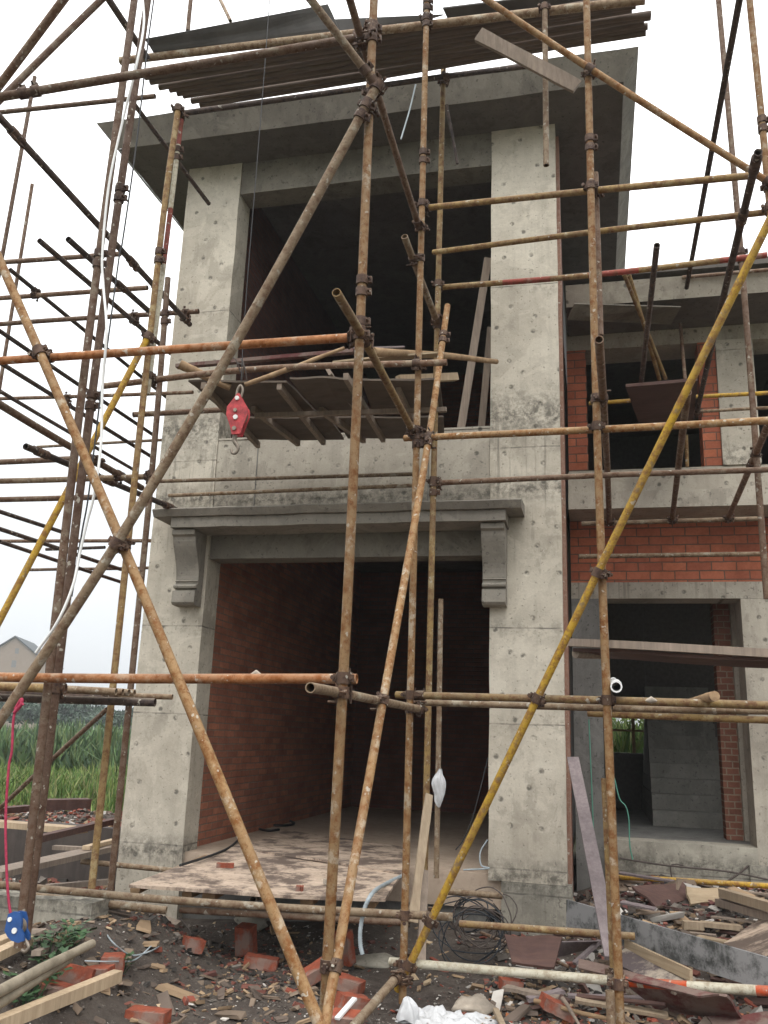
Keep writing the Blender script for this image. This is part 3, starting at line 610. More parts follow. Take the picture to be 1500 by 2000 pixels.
# transoms that run back along the left side
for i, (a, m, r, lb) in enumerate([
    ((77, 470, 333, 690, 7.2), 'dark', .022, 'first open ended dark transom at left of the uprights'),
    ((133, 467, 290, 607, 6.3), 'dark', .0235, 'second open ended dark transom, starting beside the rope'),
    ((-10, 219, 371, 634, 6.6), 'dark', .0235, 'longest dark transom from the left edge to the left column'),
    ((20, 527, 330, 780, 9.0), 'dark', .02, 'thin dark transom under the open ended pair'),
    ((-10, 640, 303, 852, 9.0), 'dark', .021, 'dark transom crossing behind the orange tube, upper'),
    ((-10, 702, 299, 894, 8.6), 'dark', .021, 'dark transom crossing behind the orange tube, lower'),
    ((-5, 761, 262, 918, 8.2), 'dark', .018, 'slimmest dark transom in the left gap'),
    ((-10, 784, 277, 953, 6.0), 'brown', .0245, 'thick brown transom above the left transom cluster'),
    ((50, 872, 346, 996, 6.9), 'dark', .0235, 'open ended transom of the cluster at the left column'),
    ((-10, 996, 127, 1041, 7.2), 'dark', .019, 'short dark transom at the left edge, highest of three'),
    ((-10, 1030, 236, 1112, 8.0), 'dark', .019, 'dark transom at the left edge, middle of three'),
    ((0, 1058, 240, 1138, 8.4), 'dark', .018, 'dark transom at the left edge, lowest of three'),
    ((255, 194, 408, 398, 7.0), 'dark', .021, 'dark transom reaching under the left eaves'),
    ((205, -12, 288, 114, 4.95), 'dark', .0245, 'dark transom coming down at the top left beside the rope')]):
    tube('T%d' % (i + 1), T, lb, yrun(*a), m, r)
# left working platform of loose tubes
tube('U1', T, 'chipped yellow tube end at the left platform', [(-20, 1340, 4.3), (118, 1345, 4.35)], 'yellowbrown', .024)
for i, (u, y) in enumerate([(227, 4.72), (240, 4.80), (252, 4.88), (263, 4.96)]):
    tube('U%d' % (i + 2), T, ['first', 'second', 'third', 'fourth'][i] + ' from left of four pale open tube ends at eye level', [(-60, 1335 + i * 2, y - .1), (u, 1351 + i * .7, y)], 'gray', .021)
tube('U6', T, 'thick dark bearer tube under the four open tube ends', [(-15, 1362, 4.85), (303, 1372, 4.95)], 'dark', .025)
tube('U7', T, 'thin grey tube end in front of the left column at eye level', [(200, 1357, 5.1), (337, 1361, 5.16)], 'gray', .018)
tube('U8', T, 'second dark bearer tube deeper under the left platform', [(-15, 1350, 5.5), (282, 1366, 5.55)], 'dark', .024)
# right side
tube('H1', T, 'yellow brown level tube crossing the right column, highest', [(833, 406, 5.46), (1153, 373, 5.16), (1468, 343, 4.98)], 'yellowbrown')
tube('H2', T, 'yellow brown level tube crossing the right column, second from top', [(846, 493, 5.97), (1160, 453, 5.6), (1510, 413, 5.35)], 'yellowbrown', .021)
tube('H3', T, 'level tube banded red and yellow across the right column', [(852, 562, 6.11), (1160, 537, 6.1), (1498, 498, 6.1)], 'yellowbrown', .022, [(.22, .36), (.48, .64), (.86, 1.01)])
tube('H4', T, 'thin reddish level tube above the wing roof', [(1332, 542, 8.0), (1510, 526, 8.0)], 'brown', .018)
tube('H5', T, 'rusty level tube at upper sill height crossing to the right edge', [(790, 856, 5.46), (1167, 839, 5.16), (1510, 821, 4.95)], 'rust')
tube('H6', T, 'reddish level tube in front of the wing floor edge', [(856, 943, 6.11), (1187, 928, 6.2), (1510, 917, 6.3)], 'brown', .021)
tube('H8', T, 'pale tube hung before the brick band, upper', [(1136, 1023, 8.3), (1486, 1013, 8.3)], 'gray')
tube('H9', T, 'mortar covered tube across the brick band, lower', [(1131, 1087, 8.35), (1488, 1082, 8.35)], 'gray')
tube('HY', T, 'yellow tube across the upper wing window', [(1150, 788, 8.2), (1510, 767, 8.2)], 'yellow', .02)
tube('HZ', T, 'thin grey tube just below the yellow one at the wing window', [(1345, 805, 8.35), (1510, 796, 8.35)], 'gray', .016)
tube('H10', T, 'sand covered yellow tube at eye level running to the right edge', [(774, 1357, 5.46), (1183, 1368, 5.16), (1510, 1378, 4.95)], 'yellowbrown', .0225)
tube('H11', T, 'greyish tube directly below the sand covered yellow one', [(815, 1372, 5.6), (1183, 1383, 5.36), (1510, 1389, 5.1)], 'gray', .02)
tube('H12', T, 'short rust tube under the right platform', [(1148, 1393, 5.5), (1510, 1407, 5.3)], 'yellowbrown', .02)
tube('D8', B_, 'long black transom crossing the sky at right', yrun(1447, -15, 1341, 562, 8.0), 'dark', .021)
tube('D9', B_, 'black transom with a free upper end near the right edge', yrun(1481, 297, 1360, 812, 8.45), 'dark', .023)
tube('D10', B_, 'black transom with a free end above the wing roof', yrun(1283, 479, 1247, 802, 8.4), 'dark', .021)
tube('D11', B_, 'brown open ended transom in front of the yellow brace', yrun(1343, 766, 1313, 1012, 8.25), 'brown', .0235)
tube('D12', B_, 'brown transom at the right edge before the wing ledge', yrun(1508, 812, 1423, 1010, 8.25), 'brown', .0235)
tube('P7b', B_, 'open ended transom beside the flaky brown upright', yrun(1170, 663, 1190, 1018, 8.25), 'brown', .0235)
tube('D13', P, 'thin yellowish prop in the wing window', [(1340, 850, 8.5), (1342, 912, 8.5)], 'yellowbrown', .018)
tube('D14', P, 'short rusty post inside the upper wing window', [(1329, 632, 8.6), (1338, 742, 8.4)], 'brown', .018)
tube('D15', B_, 'left one of two yellow props leaning above the hanging board', [(1219, 536, 7.4), (1300, 740, 8.3)], 'yellowbrown', .019)
tube('D16', B_, 'right one of two yellow props leaning above the hanging board', [(1229, 538, 7.5), (1288, 742, 8.35)], 'yellowbrown', .019)
# low tubes
tube('B1', T, 'dusty low tube along the front of the entrance platform', [(-15, 1727, 5.05), (333, 1758, 5.3), (640, 1778, 5.36), (884, 1791, 5.45)], 'gray', .0235)
tube('B2', T, 'low tube with an open end under the entrance platform', [(60, 1750, 5.25), (325, 1778, 5.45)], 'gray', .024)
tube('B3', T, 'shaded tube below the front edge of the plywood', [(352, 1777, 5.75), (800, 1803, 5.8)], 'brown', .021)
tube('B4', T, 'tube lying against the foot of the left column', [(158, 1682, 6.6), (345, 1701, 6.85)], 'gray', .021)
tube('B5', T, 'warning tube painted red and white low at bottom right', [(762, 1878, 5.46), (1208, 1916, 5.155), (1520, 1937, 4.95)], 'white', .0245, [(.49, .545), (.56, .70), (.93, 1.01)])
tube('B6', T, 'yellow tube lying before the foot of the right column', [(898, 1804, 6.1), (1240, 1829, 6.0)], 'yellowbrown', .022)
tube('B7', T, 'short grey tube under the wire coils', [(873, 1741, 6.4), (981, 1750, 6.5)], 'gray', .022)
tube('B8', T, 'pale tube lying from the yellow brace foot toward the viewer', [(772, 1912, 5.35), (686, 2010, 4.7)], 'gray', .0245)
tube('B14', T, 'yellow tube lying along the wing plinth', [(1195, 1712, 8.3), (1510, 1731, 7.9)], 'yellow', .022)

# couplers: wherever two tubes of different direction touch
def coupler(A, Bt):
    a, b = TUBES[A], TUBES[Bt]; La = np.array(a['line']); Lb = np.array(b['line']); best = None
    for t_ in (a, b):
        if 'dense' not in t_:
            L = np.array(t_['line']); u = np.linspace(0, len(L) - 1.0001, 70); i0 = u.astype(int); t_['dense'] = L[i0] + (L[i0 + 1] - L[i0]) * (u - i0)[:, None]
    dm = ((a['dense'][:, None] - b['dense'][None]) ** 2).sum(2)
    if dm.min() > .2 ** 2: return 0
    for i in range(len(La) - 1):
        p, d = La[i], La[i + 1] - La[i]
        for k in range(len(Lb) - 1):
            q, e = Lb[k], Lb[k + 1] - Lb[k]; w = p - q
            aa, bb, cc, dd, ee = d @ d, d @ e, e @ e, d @ w, e @ w; den = aa * cc - bb * bb
            s = min(1, max(0, (bb * ee - cc * dd) / den)) if den > 1e-9 else .5
            t = min(1, max(0, (e @ (w + d * s)) / cc)); s = min(1, max(0, (d @ (q + e * t - p)) / aa))
            x, y = p + d * s, q + e * t; g = np.linalg.norm(x - y)
            if best is None or g < best[0]: best = (g, x, y, nv(d), nv(e))
    g, x, y, da, db = best
    if g > .085 or abs(da @ db) > .993: return 0
    n = y - x
    n = nv(n) if g > .004 else nv(np.cross(da, db))
    n = nv(n - da * (n @ da)); m = MB(); c = x
    ra = a['r'] * 1.34; rb = b['r'] * 1.34
    def ringseg(p, d, r, ln): m.tube([p - d * ln, p - d * ln * .9, p + d * ln * .9, p + d * ln], r, 12, ri=r * .75)
    ringseg(x, da, ra, .027); ringseg(y, db, rb, .027)
    s1 = nv(np.cross(n, da)); s2 = nv(np.cross(n, db))
    m.obox((x + y) / 2, da, s1, n, .024, .024, .010)
    for (p, s, d, r, sg) in ((x, s1, da, ra, 1), (x, s1, da, ra, -1), (y, s2, db, rb, 1), (y, s2, db, rb, -1)):
        e = p + s * sg * (r + .006); m.obox(e, d, s, n, .017, .012, .007)
        if sg > 0:
            m.tube([e - n * .034 + s * .008, e + n * .048 + s * .008], .006, 6); m.tube([e - n * .036 + s * .005, e - n * .022 + s * .005], .0115, 6)
        else: m.tube([e - n * .014, e + n * .014], .008, 6)
    loc = x - a['base']
    o = mesh_obj('coupler', [v - x for v in m.v], m.f, 'coupler', a['o'], tuple(loc), m.sm)
    return 1
ids = list(TUBES); nc = 0; pairs = []
prio = {'scaffold_pole': 0, 'scaffold_brace': 1, 'scaffold_tube': 2}
for i in range(len(ids)):
    for k in range(i + 1, len(ids)):
        A_, B2 = ids[i], ids[k]
        if A_[0] == 'U' and B2[0] == 'U': continue
        ka = TUBES[A_]['o'].name.split('.')[0]; kb2 = TUBES[B2]['o'].name.split('.')[0]
        if prio[kb2] < prio[ka]: A_, B2 = B2, A_
        if coupler(A_, B2): nc += 1; pairs.append(A_ + '-' + B2)
print('COUPLERS', nc, pairs)
# sleeve joints that the photograph shows on the uprights
def sleeve(idn, v):
    t = TUBES[idn]; L = t['line']; k = min(range(len(L) - 1), key=lambda i: abs(proj(L[i])[1] - v)); x = L[k]; d = nv(L[k + 1] - L[k])
    # refine
    for f in np.linspace(0, 1, 30):
        q = L[k] + (L[min(k + 1, len(L) - 1)] - L[k]) * f
        if abs(proj(q)[1] - v) < abs(proj(x)[1] - v): x = q
    m = MB(); r = t['r'] * 1.35
    for s_ in (-.035, .035): m.tube([x + d * (s_ - .024), x + d * (s_ + .024)], r, 12, ri=r * .74)
    s1 = nv(np.cross(d, [0, 1, 0]))
    for s_ in (-.035, .035):
        e = x + d * s_ + s1 * (r + .008); m.obox(e, d, s1, np.cross(d, s1), .018, .013, .009); m.tube([e + np.array([0, -.035, 0]), e + np.array([0, .035, 0])], .0065, 6)
    mesh_obj('coupler', [q - x for q in m.v], m.f, 'coupler', t['o'], tuple(x - t['base']), m.sm)
for idn, v in (('F1', 68), ('F1', 560), ('F1', 640), ('P2', 300), ('P2', 10), ('P2', 40), ('P3', 630), ('P6', 278), ('L1', 495), ('L2', 378), ('L2', 760), ('L3', 490), ('L3b', 300), ('P9', 243), ('P8', 500), ('P4', 650), ('D1', 215), ('D5', 148), ('P3', 950), ('L5', 620), ('H30', 180), ('H30', 72), ('T3', 260), ('T8', 900), ('T9', 940), ('T9', 985), ('T9', 885), ('T3', 560), ('T3', 500), ('T2', 560), ('D12', 905), ('D9', 320), ('D9', 410)):
    sleeve(idn, v)
# ================================================================== DETAILS
def plank(name, label, cat, p, q, w, t, mat, up=(0, 0, 1), group=None, warp=0, rag=0, parts=None):
    """a board from p to q (3D): w across, t thick; 'up' is roughly the normal of its broad face"""
    p, q = np.array(p, float), np.array(q, float); d = nv(q - p); L = np.linalg.norm(q - p); up = np.array(up, float)
    s_ = nv(np.cross(up, d)); n = np.cross(d, s_); m = 10; v = []; ph = rnd.random() * 9
    for i in range(m + 1):
        f = i / m; c = p + d * L * f + n * warp * math.sin(f * math.pi + ph * .1) * L
        jw = 1 + rag * mnoise.noise(Vector((f * 5, ph, 0))); e = rag * .5 * w
        for a, b in ((-1, -1), (1, -1), (1, 1), (-1, 1)):
            k = c + s_ * a * w / 2 * jw + n * b * t / 2
            if i in (0, m): k = k + d * e * mnoise.noise(Vector((a * 3 + ph, b, i))) * 2
            v.append(k)
    f = [(i * 4 + k, i * 4 + (k + 1) % 4, (i + 1) * 4 + (k + 1) % 4, (i + 1) * 4 + k) for i in range(m) for k in range(4)] + [(3, 2, 1, 0), tuple(m * 4 + k for k in range(4))]
    b = MB(); b.add(v, f); o = b.build(name, mat, None, p); tag(o, label, cat, group); return o
def sheet(name, label, cat, pts, t, mat, group=None, sag=.0, edge=None):
    """a thin board through four corner points"""
    P0 = [np.array(p, float) for p in pts]; m = 8; top = []; n = nv(np.cross(P0[1] - P0[0], P0[3] - P0[0])); ph = rnd.random() * 10
    if n[2] < 0: n = -n
    for j in range(m + 1):
        for i in range(m + 1):
            a, b = i / m, j / m
            c = P0[0] * (1 - a) * (1 - b) + P0[1] * a * (1 - b) + P0[2] * a * b + P0[3] * (1 - a) * b
            top.append(c + n * sag * (mnoise.noise(Vector((a * 2, b * 2, ph)))))
    k = (m + 1) ** 2; v = top + [c - n * t for c in top]
    f = [(j * (m + 1) + i, j * (m + 1) + i + 1, (j + 1) * (m + 1) + i + 1, (j + 1) * (m + 1) + i) for j in range(m) for i in range(m)]
    f += [tuple(x + k for x in q)[::-1] for q in f]
    bd = [i for i in range(m + 1)] + [j * (m + 1) + m for j in range(1, m + 1)] + [m * (m + 1) + i for i in range(m - 1, -1, -1)] + [j * (m + 1) for j in range(m - 1, 0, -1)]
    f += [(bd[i], bd[(i + 1) % len(bd)], bd[(i + 1) % len(bd)] + k, bd[i] + k) for i in range(len(bd))]
    b = MB(); b.add(v, f); o = b.build(name, mat, None, P0[0]); tag(o, label, cat, group); return o
def log(name, label, cat, p, q, r0, r1, mat, group=None, hollow=False, bend=.01):
    p, q = np.array(p, float), np.array(q, float); L = np.linalg.norm(q - p); ph = rnd.random() * 20
    pts = [p + (q - p) * t + np.array([mnoise.noise(Vector((t * 2, ph, k))) for k in range(3)]) * bend * L for t in np.linspace(0, 1, 12)]
    b = MB(); b.tube(pts, r0, 12, ri=r0 * .75 if hollow else None, rad=lambda t: (r0 + (r1 - r0) * t) * (1 + (.0 if hollow else .10) * mnoise.noise(Vector((t * 9, ph, 1)))))
    o = b.build(name, mat, None, p); tag(o, label, cat, group); return o
def wire(name, label, cat, pts, r, mat, group=None, n=8, seg=10):
    P0 = smoothline(pts, seg); b = MB(); b.tube(P0, r, n); o = b.build(name, mat, None, P0[0]); tag(o, label, cat, group); return o

# ---- hanging work platform before the upper opening
ZP = 2.47
def zp(u, v, dz=0): return az(u, v, ZP + dz)
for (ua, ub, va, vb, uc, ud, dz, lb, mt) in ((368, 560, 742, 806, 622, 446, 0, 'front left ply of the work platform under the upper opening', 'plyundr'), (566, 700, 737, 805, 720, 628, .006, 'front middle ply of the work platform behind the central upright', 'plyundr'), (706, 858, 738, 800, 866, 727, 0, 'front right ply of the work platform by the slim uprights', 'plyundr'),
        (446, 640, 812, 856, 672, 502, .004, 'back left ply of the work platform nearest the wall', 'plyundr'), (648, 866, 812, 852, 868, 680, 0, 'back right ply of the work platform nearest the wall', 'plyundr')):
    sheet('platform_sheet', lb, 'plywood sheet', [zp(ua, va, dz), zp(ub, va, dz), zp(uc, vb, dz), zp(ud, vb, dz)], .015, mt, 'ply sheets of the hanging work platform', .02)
for i, x in enumerate((-2.78, -2.50, -2.22, -1.94, -1.66, -1.38)):
    plank('joist', ['first', 'second', 'third', 'fourth', 'fifth', 'sixth'][i] + ' joist from the left under the work platform', 'timber joist', (x + (.06, -.03, .05, -.07, .02, .05)[i], 5.42 + (.0, .5, .1, .6, .0, .3)[i], ZP - .045), (x + (-.04, .05, .0, .08, -.03, .02)[i], 6.78, ZP - .04),   .036, .05, 'oldwood', group='joists under the work platform')
plank('ledger', 'pale edged cross timber carrying the back of the work platform', 'timber', az(498, 812, ZP - .085), az(872, 800, ZP - .085), .035, .035, 'oldwood')
plank('timber_brace', 'broad grey board hanging under the platform behind the central upright', 'board', at(640, 722, 5.6), at(694, 800, 6.2), .10, .025, 'oldwood', up=(.2, -1, .3))
plank('edge_board', 'red edged board standing along the back of the platform', 'board', at(345, 716, 6.1), at(692, 686, 6.1), .05, .03, 'plyred')
log('pole_log', 'long peeling wooden pole lying across the platform to the right column', 'wooden pole', at(728, 686, 5.5), at(969, 706, 6.9), .034, .022, 'bark', bend=.012)
plank('timber', 'short pale squared timber sticking out of the platform at right', 'timber', at(778, 741, 6.0), at(891, 736, 6.5), .05, .06, 'timber')
log('branch', 'pale broken stick rising from the platform beside the central upright', 'stick', at(560, 722, 5.5), at(673, 680, 5.7), .018, .013, 'bark')
log('branch', 'frayed log end on the left corner of the platform', 'stick', at(352, 712, 5.35), at(450, 757, 5.5), .036, .026, 'bark')
log('branch', 'split stick hanging below the front tube near the red hook block', 'stick', at(478, 752, 5.25), at(560, 722, 5.3), .016, .02, 'bark')
plank('timber', 'thin purplish slat on the platform under the wooden pole', 'slat', at(690, 683, 5.9), at(790, 680, 6.0), .06, .012, 'greyplank')
plank('timber', 'dusty slat end lying left of the slim uprights on the platform', 'slat', at(650, 712, 5.7), at(860, 690, 5.9), .07, .014, 'plyedge', warp=.01)
for i, (u1, v1, u2, v2) in enumerate([(470, 700, 472, 745), (462, 708, 482, 742), (440, 695, 470, 728)]):
    a, b = at(u1, v1, 5.22), at(u2, v2, 5.22); wire('tie_wire', ['straight', 'twisted', 'loose curling'][i] + ' tie wire holding the red hook block to the platform tube', 'wire', [a, (a + b) / 2 + [.03, -.03, .02], b], .005, 'wire')
plank('leaning_plank', 'long grey plank leaning inside the right side of the upper opening', 'plank', at(900, 838, 7.25), at(953, 505, 7.35), .07, .035, 'oldwood', up=(.3, -1, 0))
plank('leaning_plank', 'second plank leaning against the right column inside the upper opening', 'plank', at(940, 836, 7.4), at(958, 640, 7.42), .06, .03, 'oldwood', up=(.3, -1, 0))

# ---- roof level deck made of tubes laid side by side
ZT = 5.37
XR_ = (.42, .41, .43, .40, .54, .545, .50, .53, .52, .51)
for i in range(9):
    y = 5.53 + i * .056; yb = 5.53 + i * .044; a, b = -3.66 + .045 * i + rnd.uniform(-.03, .03), XR_[i]
    nm = ['first', 'second', 'third', 'fourth', 'fifth', 'sixth', 'seventh', 'eighth', 'ninth', 'tenth'][i]
    z = ZT + rnd.uniform(-.008, .008)
    log('deck_tube', nm + ' tube counted from the front in the roof level deck', 'deck tube', (a, y + rnd.uniform(-.012, .012), z), (b, yb + rnd.uniform(-.012, .012), z + rnd.uniform(-.01, .01)), .0265, .0265, 'planktop', 'tubes forming the roof level deck', True, .004)
sheet('toe_board', 'dark grey sheet tilted up along the left half of the roof level deck', 'sheet', [at(283, 75, 5.36), at(640, 8, 5.40), at(668, 66, 5.5), at(306, 109, 5.48)], .014, 'toeboard', sag=.03)
sheet('toe_board', 'dark grey sheet on the middle of the roof level deck', 'sheet', [at(645, 40, 5.5), at(866, 30, 5.5), at(760, 62, 5.56), at(668, 68, 5.52)], .014, 'toeboard')
sheet('toe_board', 'dark sheet at the top edge of the picture on the right end of the deck', 'sheet', [at(865, 14, 5.5), at(1240, -32, 5.5), at(1240, -2, 5.6), at(875, 36, 5.6)], .014, 'toeboard')
plank('loose_plank', 'pale weathered plank hanging diagonally under the right end of the roof deck', 'plank', at(935, 68, 5.2), at(1128, 170, 5.3), .095, .035, 'oldwood', up=(.25, -1, -.35), rag=.10)
wire('dangling_wire', 'pale wire dangling before the roof edge', 'wire', [at(812, 165, 5.3), at(800, 215, 5.32), at(783, 272, 5.3)], .006, 'greyhose')
log('dangling_rod', 'dark rod hanging from the upright at the roof edge', 'rod', at(872, 205, 5.9), at(893, 320, 5.95), .014, .012, 'dark')
# cables, hose and ropes at left
wire('white_hose', 'white hose running down along the paired uprights at left', 'hose', [at(277, -20, 4.05), at(281, 45, 4.04), at(268, 120, 3.98), at(240, 235, 4.05), at(213, 360, 4.06), at(200, 495, 4.06), at(202, 560, 4.06), at(208, 645, 4.0), at(200, 760, 4.06), at(197, 870, 4.06), at(184, 965, 4.02), at(170, 1020, 4.02), at(156, 1080, 4.02), at(142, 1145, 4.0), at(112, 1215, 3.98), at(70, 1275, 4.0)], .0075, 'whitehose')
wire('black_cable', 'thin black cable hanging beside the white hose', 'cable', [at(303, -20, 4.1), at(287, 100, 4.1), at(267, 277, 4.12), at(240, 467, 4.12), at(233, 500, 4.12), at(213, 650, 4.1), at(193, 800, 4.12), at(173, 967, 4.1), at(160, 1040, 4.1), at(140, 1165, 4.08)], .005, 'cable')
wire('hoist_cable', 'thin steel hoist cable hanging from the top to the red hook block', 'cable', [at(528, -20, 5.18), at(513, 183, 5.18), at(480, 590, 5.18), at(471, 745, 5.18)], .0035, 'cable')
# ---- red hook block
def flat_plate(poly, c, thick, ax_, az_, n_):
    b = MB(); pts = [c + ax_ * x + az_ * z - n_ * thick / 2 for x, z in poly]; b.prism(pts, n_ * thick); return b
hb_c = at(466, 812, 5.15); sc_ = .00335
ex, ez, en = np.array([1., .12, 0]), np.array([-.05, 0, 1.]), nv([-.12, 1, 0])
hk = empty('hook_block', 'red pulley hook block hanging under the work platform', 'hook block', tuple(hb_c))
def hp(mb, n, mat, par=hk):
    base = np.array(par['_b']) if '_b' in par else hb_c
    o = mesh_obj(n, [q - hb_c for q in mb.v], mb.f, mat, par, (0, 0, 0), mb.sm); return o
poly = [(-2, 45), (3, 46), (12, 30), (23, 14), (24, 0), (14, -26), (8, -42), (-12, -43), (-16, -26), (-26, -2), (-25, 16), (-12, 32)]
poly = [(x * .88 * sc_, z * sc_) for x, z in poly][::-1]
hp(flat_plate(poly, hb_c - en * .028, .010, ex, ez, en), 'side_plate', 'redmetal')
hp(flat_plate(poly, hb_c + en * .028, .010, ex, ez, en), 'side_plate', 'redmetal')
w_ = MB(); w_.tube([hb_c - en * .02, hb_c + en * .02], .062, 20); hp(w_, 'sheave', 'steel')
for (x, z, r, mt) in ((-1, 34, 4.5, 'silver'), (-4, 8, 4, 'steel'), (-3, -7, 5, 'silver'), (-5, -31, 4.5, 'steel')):
    c = hb_c + ex * x * sc_ + ez * z * sc_; m = MB(); m.tube([c - en * .045, c - en * .02], r * sc_, 8); hp(m, 'bolt', mt)
hpts = [hb_c + ex * x * sc_ + ez * z * sc_ for x, z in ((-6, -42), (-7, -54), (-2, -62), (1, -70), (-3, -79), (-10, -80), (-13, -72))]
m = MB(); m.tube(smoothline(hpts, 6), .016, 8, rad=lambda t: .017 - .009 * t); hp(m, 'hook', 'steel')
m = MB(); m.tube(smoothline([hb_c + ex * x * sc_ + ez * z * sc_ for x, z in ((-6, 40), (-4, 56), (2, 66), (7, 56), (4, 40))], 6), .009, 8); hp(m, 'shackle', 'steel')
# ---- crimson rope and blue pulley at the left edge
wire('crimson_rope', 'crimson rope hanging from the big mottled brace at the left edge', 'rope', [at(40, 1368, 3.85), at(27, 1400, 3.84), at(23, 1467, 3.84), at(17, 1500, 3.84), at(11, 1600, 3.84), at(13, 1700, 3.84), at(17, 1760, 3.84), at(22, 1790, 3.84)], .0062, 'redrope')
wire('rope_knot', 'pink rope knot around the big mottled brace', 'rope', [at(30, 1385, 3.85), at(42, 1366, 3.84), at(40, 1378, 3.84), at(28, 1392, 3.84), at(44, 1374, 3.83)], .009, 'redrope')
bc = at(35, 1810, 3.84); bp = empty('blue_pulley', 'blue pulley block lying at the end of the crimson rope', 'pulley', tuple(bc))
s3 = .0023; pl = [(-20, 22), (-8, 28), (6, 27), (13, 14), (15, -2), (24, -12), (26, -22), (14, -27), (-2, -24), (-12, -18), (-21, -8)]
pl = [(x * s3, z * s3) for x, z in pl][::-1]
ex2, ez2, en2 = np.array([1., 0, 0]), np.array([0, .1, 1.]), nv([0, 1, -.1])
def bpp(mb, n, mat): return mesh_obj(n, [q - bc for q in mb.v], mb.f, mat, bp, (0, 0, 0), mb.sm)
bpp(flat_plate(pl, bc - en2 * .02, .012, ex2, ez2, en2), 'side_plate', 'bluemetal'); bpp(flat_plate(pl, bc + en2 * .02, .012, ex2, ez2, en2), 'side_plate', 'bluemetal')
m = MB(); m.tube([bc - en2 * .013, bc + en2 * .013], .038, 16); bpp(m, 'sheave', 'steel')
for x, z, r in ((-13, 13, 4.5), (2, -6, 5.5)):
    c = bc + ex2 * x * s3 + ez2 * z * s3; m = MB(); m.tube([c - en2 * .032, c - en2 * .015], r * s3, 10); bpp(m, 'bolt', 'silver')
m = MB(); m.tube(smoothline([bc + ex2 * x * s3 + ez2 * z * s3 for x, z in ((18, -20), (27, -27), (32, -35), (26, -42), (18, -40))], 6), .008, 8); bpp(m, 'hook', 'steel')

# ---- entrance platform: ply on round logs
ZE = -1.0
sheet('entrance_ply', 'dusty splintered plywood sheet forming the ramp into the ground floor', 'plywood sheet', [az(252, 1727, ZE), az(752, 1757, ZE), az(790, 1700, ZE + .02), az(470, 1648, ZE + .03)], .02, 'plytop', sag=.015)
sheet('entrance_ply', 'second plywood sheet lying behind the front one on the entrance', 'plywood sheet', [az(470, 1655, ZE + .045), az(785, 1704, ZE + .04), az(800, 1655, ZE + .02), az(560, 1620, ZE + .03)], .016, 'plytop', sag=.015)
for i, (u, v, r, ht) in enumerate([(263, 1738, .034, 0), (365, 1748, .034, 0), (407, 1750, .045, 0), (493, 1757, .026, 1), (598, 1762, .045, 0), (725, 1768, .03, 0)]):
    p = az(u, v, ZE - .06); q = p + np.array([-.16, 1.6, 0.02])
    log('bearer_log', ['first', 'second', 'third', 'fourth', 'fifth', 'sixth'][i] + ' bearer end from the left under the entrance plywood', 'bearer', p, q, r, r, 'steel' if ht else 'bark', 'bearers under the entrance plywood', bool(ht), .004)
m = MB(); pts = smoothline([az(790, 1708, ZE + .02), az(752, 1727, ZE + .03), at(728, 1744, 5.5), at(712, 1775, 5.42), at(704, 1815, 5.4), at(704, 1845, 5.4), at(708, 1864, 5.4)], 14)
m.tube(pts, .013, 10, rad=lambda t: .0125 + .0016 * math.sin(t * 320)); tag(m.build('conduit', 'greyhose', None, pts[0]), 'pale grey bent conduit hanging over the edge of the entrance plywood', 'conduit')
for i, (u, v, L, a, w, mt, lb) in enumerate([(440, 1690, .25, .3, .05, 'loosebrick', 'red brick fragment on the left of the entrance plywood'), (585, 1735, .09, .2, .05, 'loosebrick', 'small red brick chip on the front of the plywood'), (640, 1722, .08, .9, .05, 'stone', 'pale mortar crumb on the front of the plywood')]):
    p = az(u, v, ZE + .03); dx = np.array([math.cos(a), math.sin(a), 0]) * .06
    plank('fragment', lb, 'fragment', p - dx * (L / .12) * .5, p + dx * (L / .12) * .5, w, .03, mt, rag=.5)
# floor things inside
wire('black_cable', 'loose black cable coiled on the ground floor inside the opening', 'cable', [az(470, 1625, -.985), az(505, 1612, -.985), az(560, 1612, -.985), az(573, 1606, -.985), az(535, 1596, -.985), az(500, 1600, -.985), az(490, 1612, -.985), az(520, 1622, -.985), az(545, 1620, -.985)], .012, 'cable')
wire('black_cable', 'black cable leading from the coil to the left edge of the plywood', 'cable', [az(352, 1690, -.95), az(420, 1668, -.96), az(455, 1650, -.97), az(480, 1622, -.98)], .010, 'cable')
b = MB(); c = az(513, 1610, -1.0)
for a in range(3):
    t = a * 2.1; b.tube([c + np.array([math.cos(t) * .1, math.sin(t) * .1, 0]), c + np.array([0, 0, .26])], .012, 6)
b.tube([c + np.array([0, 0, .2]), c + np.array([0, 0, .34])], .03, 8); tag(b.build('small_tripod', 'cable', None, c), 'small black tripod tool standing on the ground floor inside', 'tripod')

# ---- right hand working deck
a1, b1_ = at(1112, 1256, 5.35), at(1520, 1276, 5.05)
plank('scaffold_plank', 'long scaffold plank at the right, its pale edge toward the viewer', 'plank', a1, b1_, .05, .045, 'oldwood', warp=.004)
dz_ = np.array([0, 0, -.028]); sheet('scaffold_plank', 'wide dark underside sheet of the pale edged plank at right', 'plank', [a1 + dz_ + [.02, .02, 0], b1_ + dz_ + [0, .02, 0], b1_ + dz_ + [.25, .5, 0], a1 + dz_ + [.02, .4, 0]], .02, 'plydark', sag=.02)  # separate sheet for the plank's underside, its shade put into the colour
log('bearer_log', 'short timber end supporting the left end of the right hand plank', 'bearer', at(1124, 1276, 5.4), at(1180, 1279, 5.6), .028, .028, 'oldwood')
sheet('hanging_board', 'dark brown board lying across tubes in front of the upper wing window', 'board', [az(1222, 750, 3.1), az(1362, 738, 3.1), az(1352, 832, 3.06), az(1246, 818, 3.06)], .03, 'plydark')
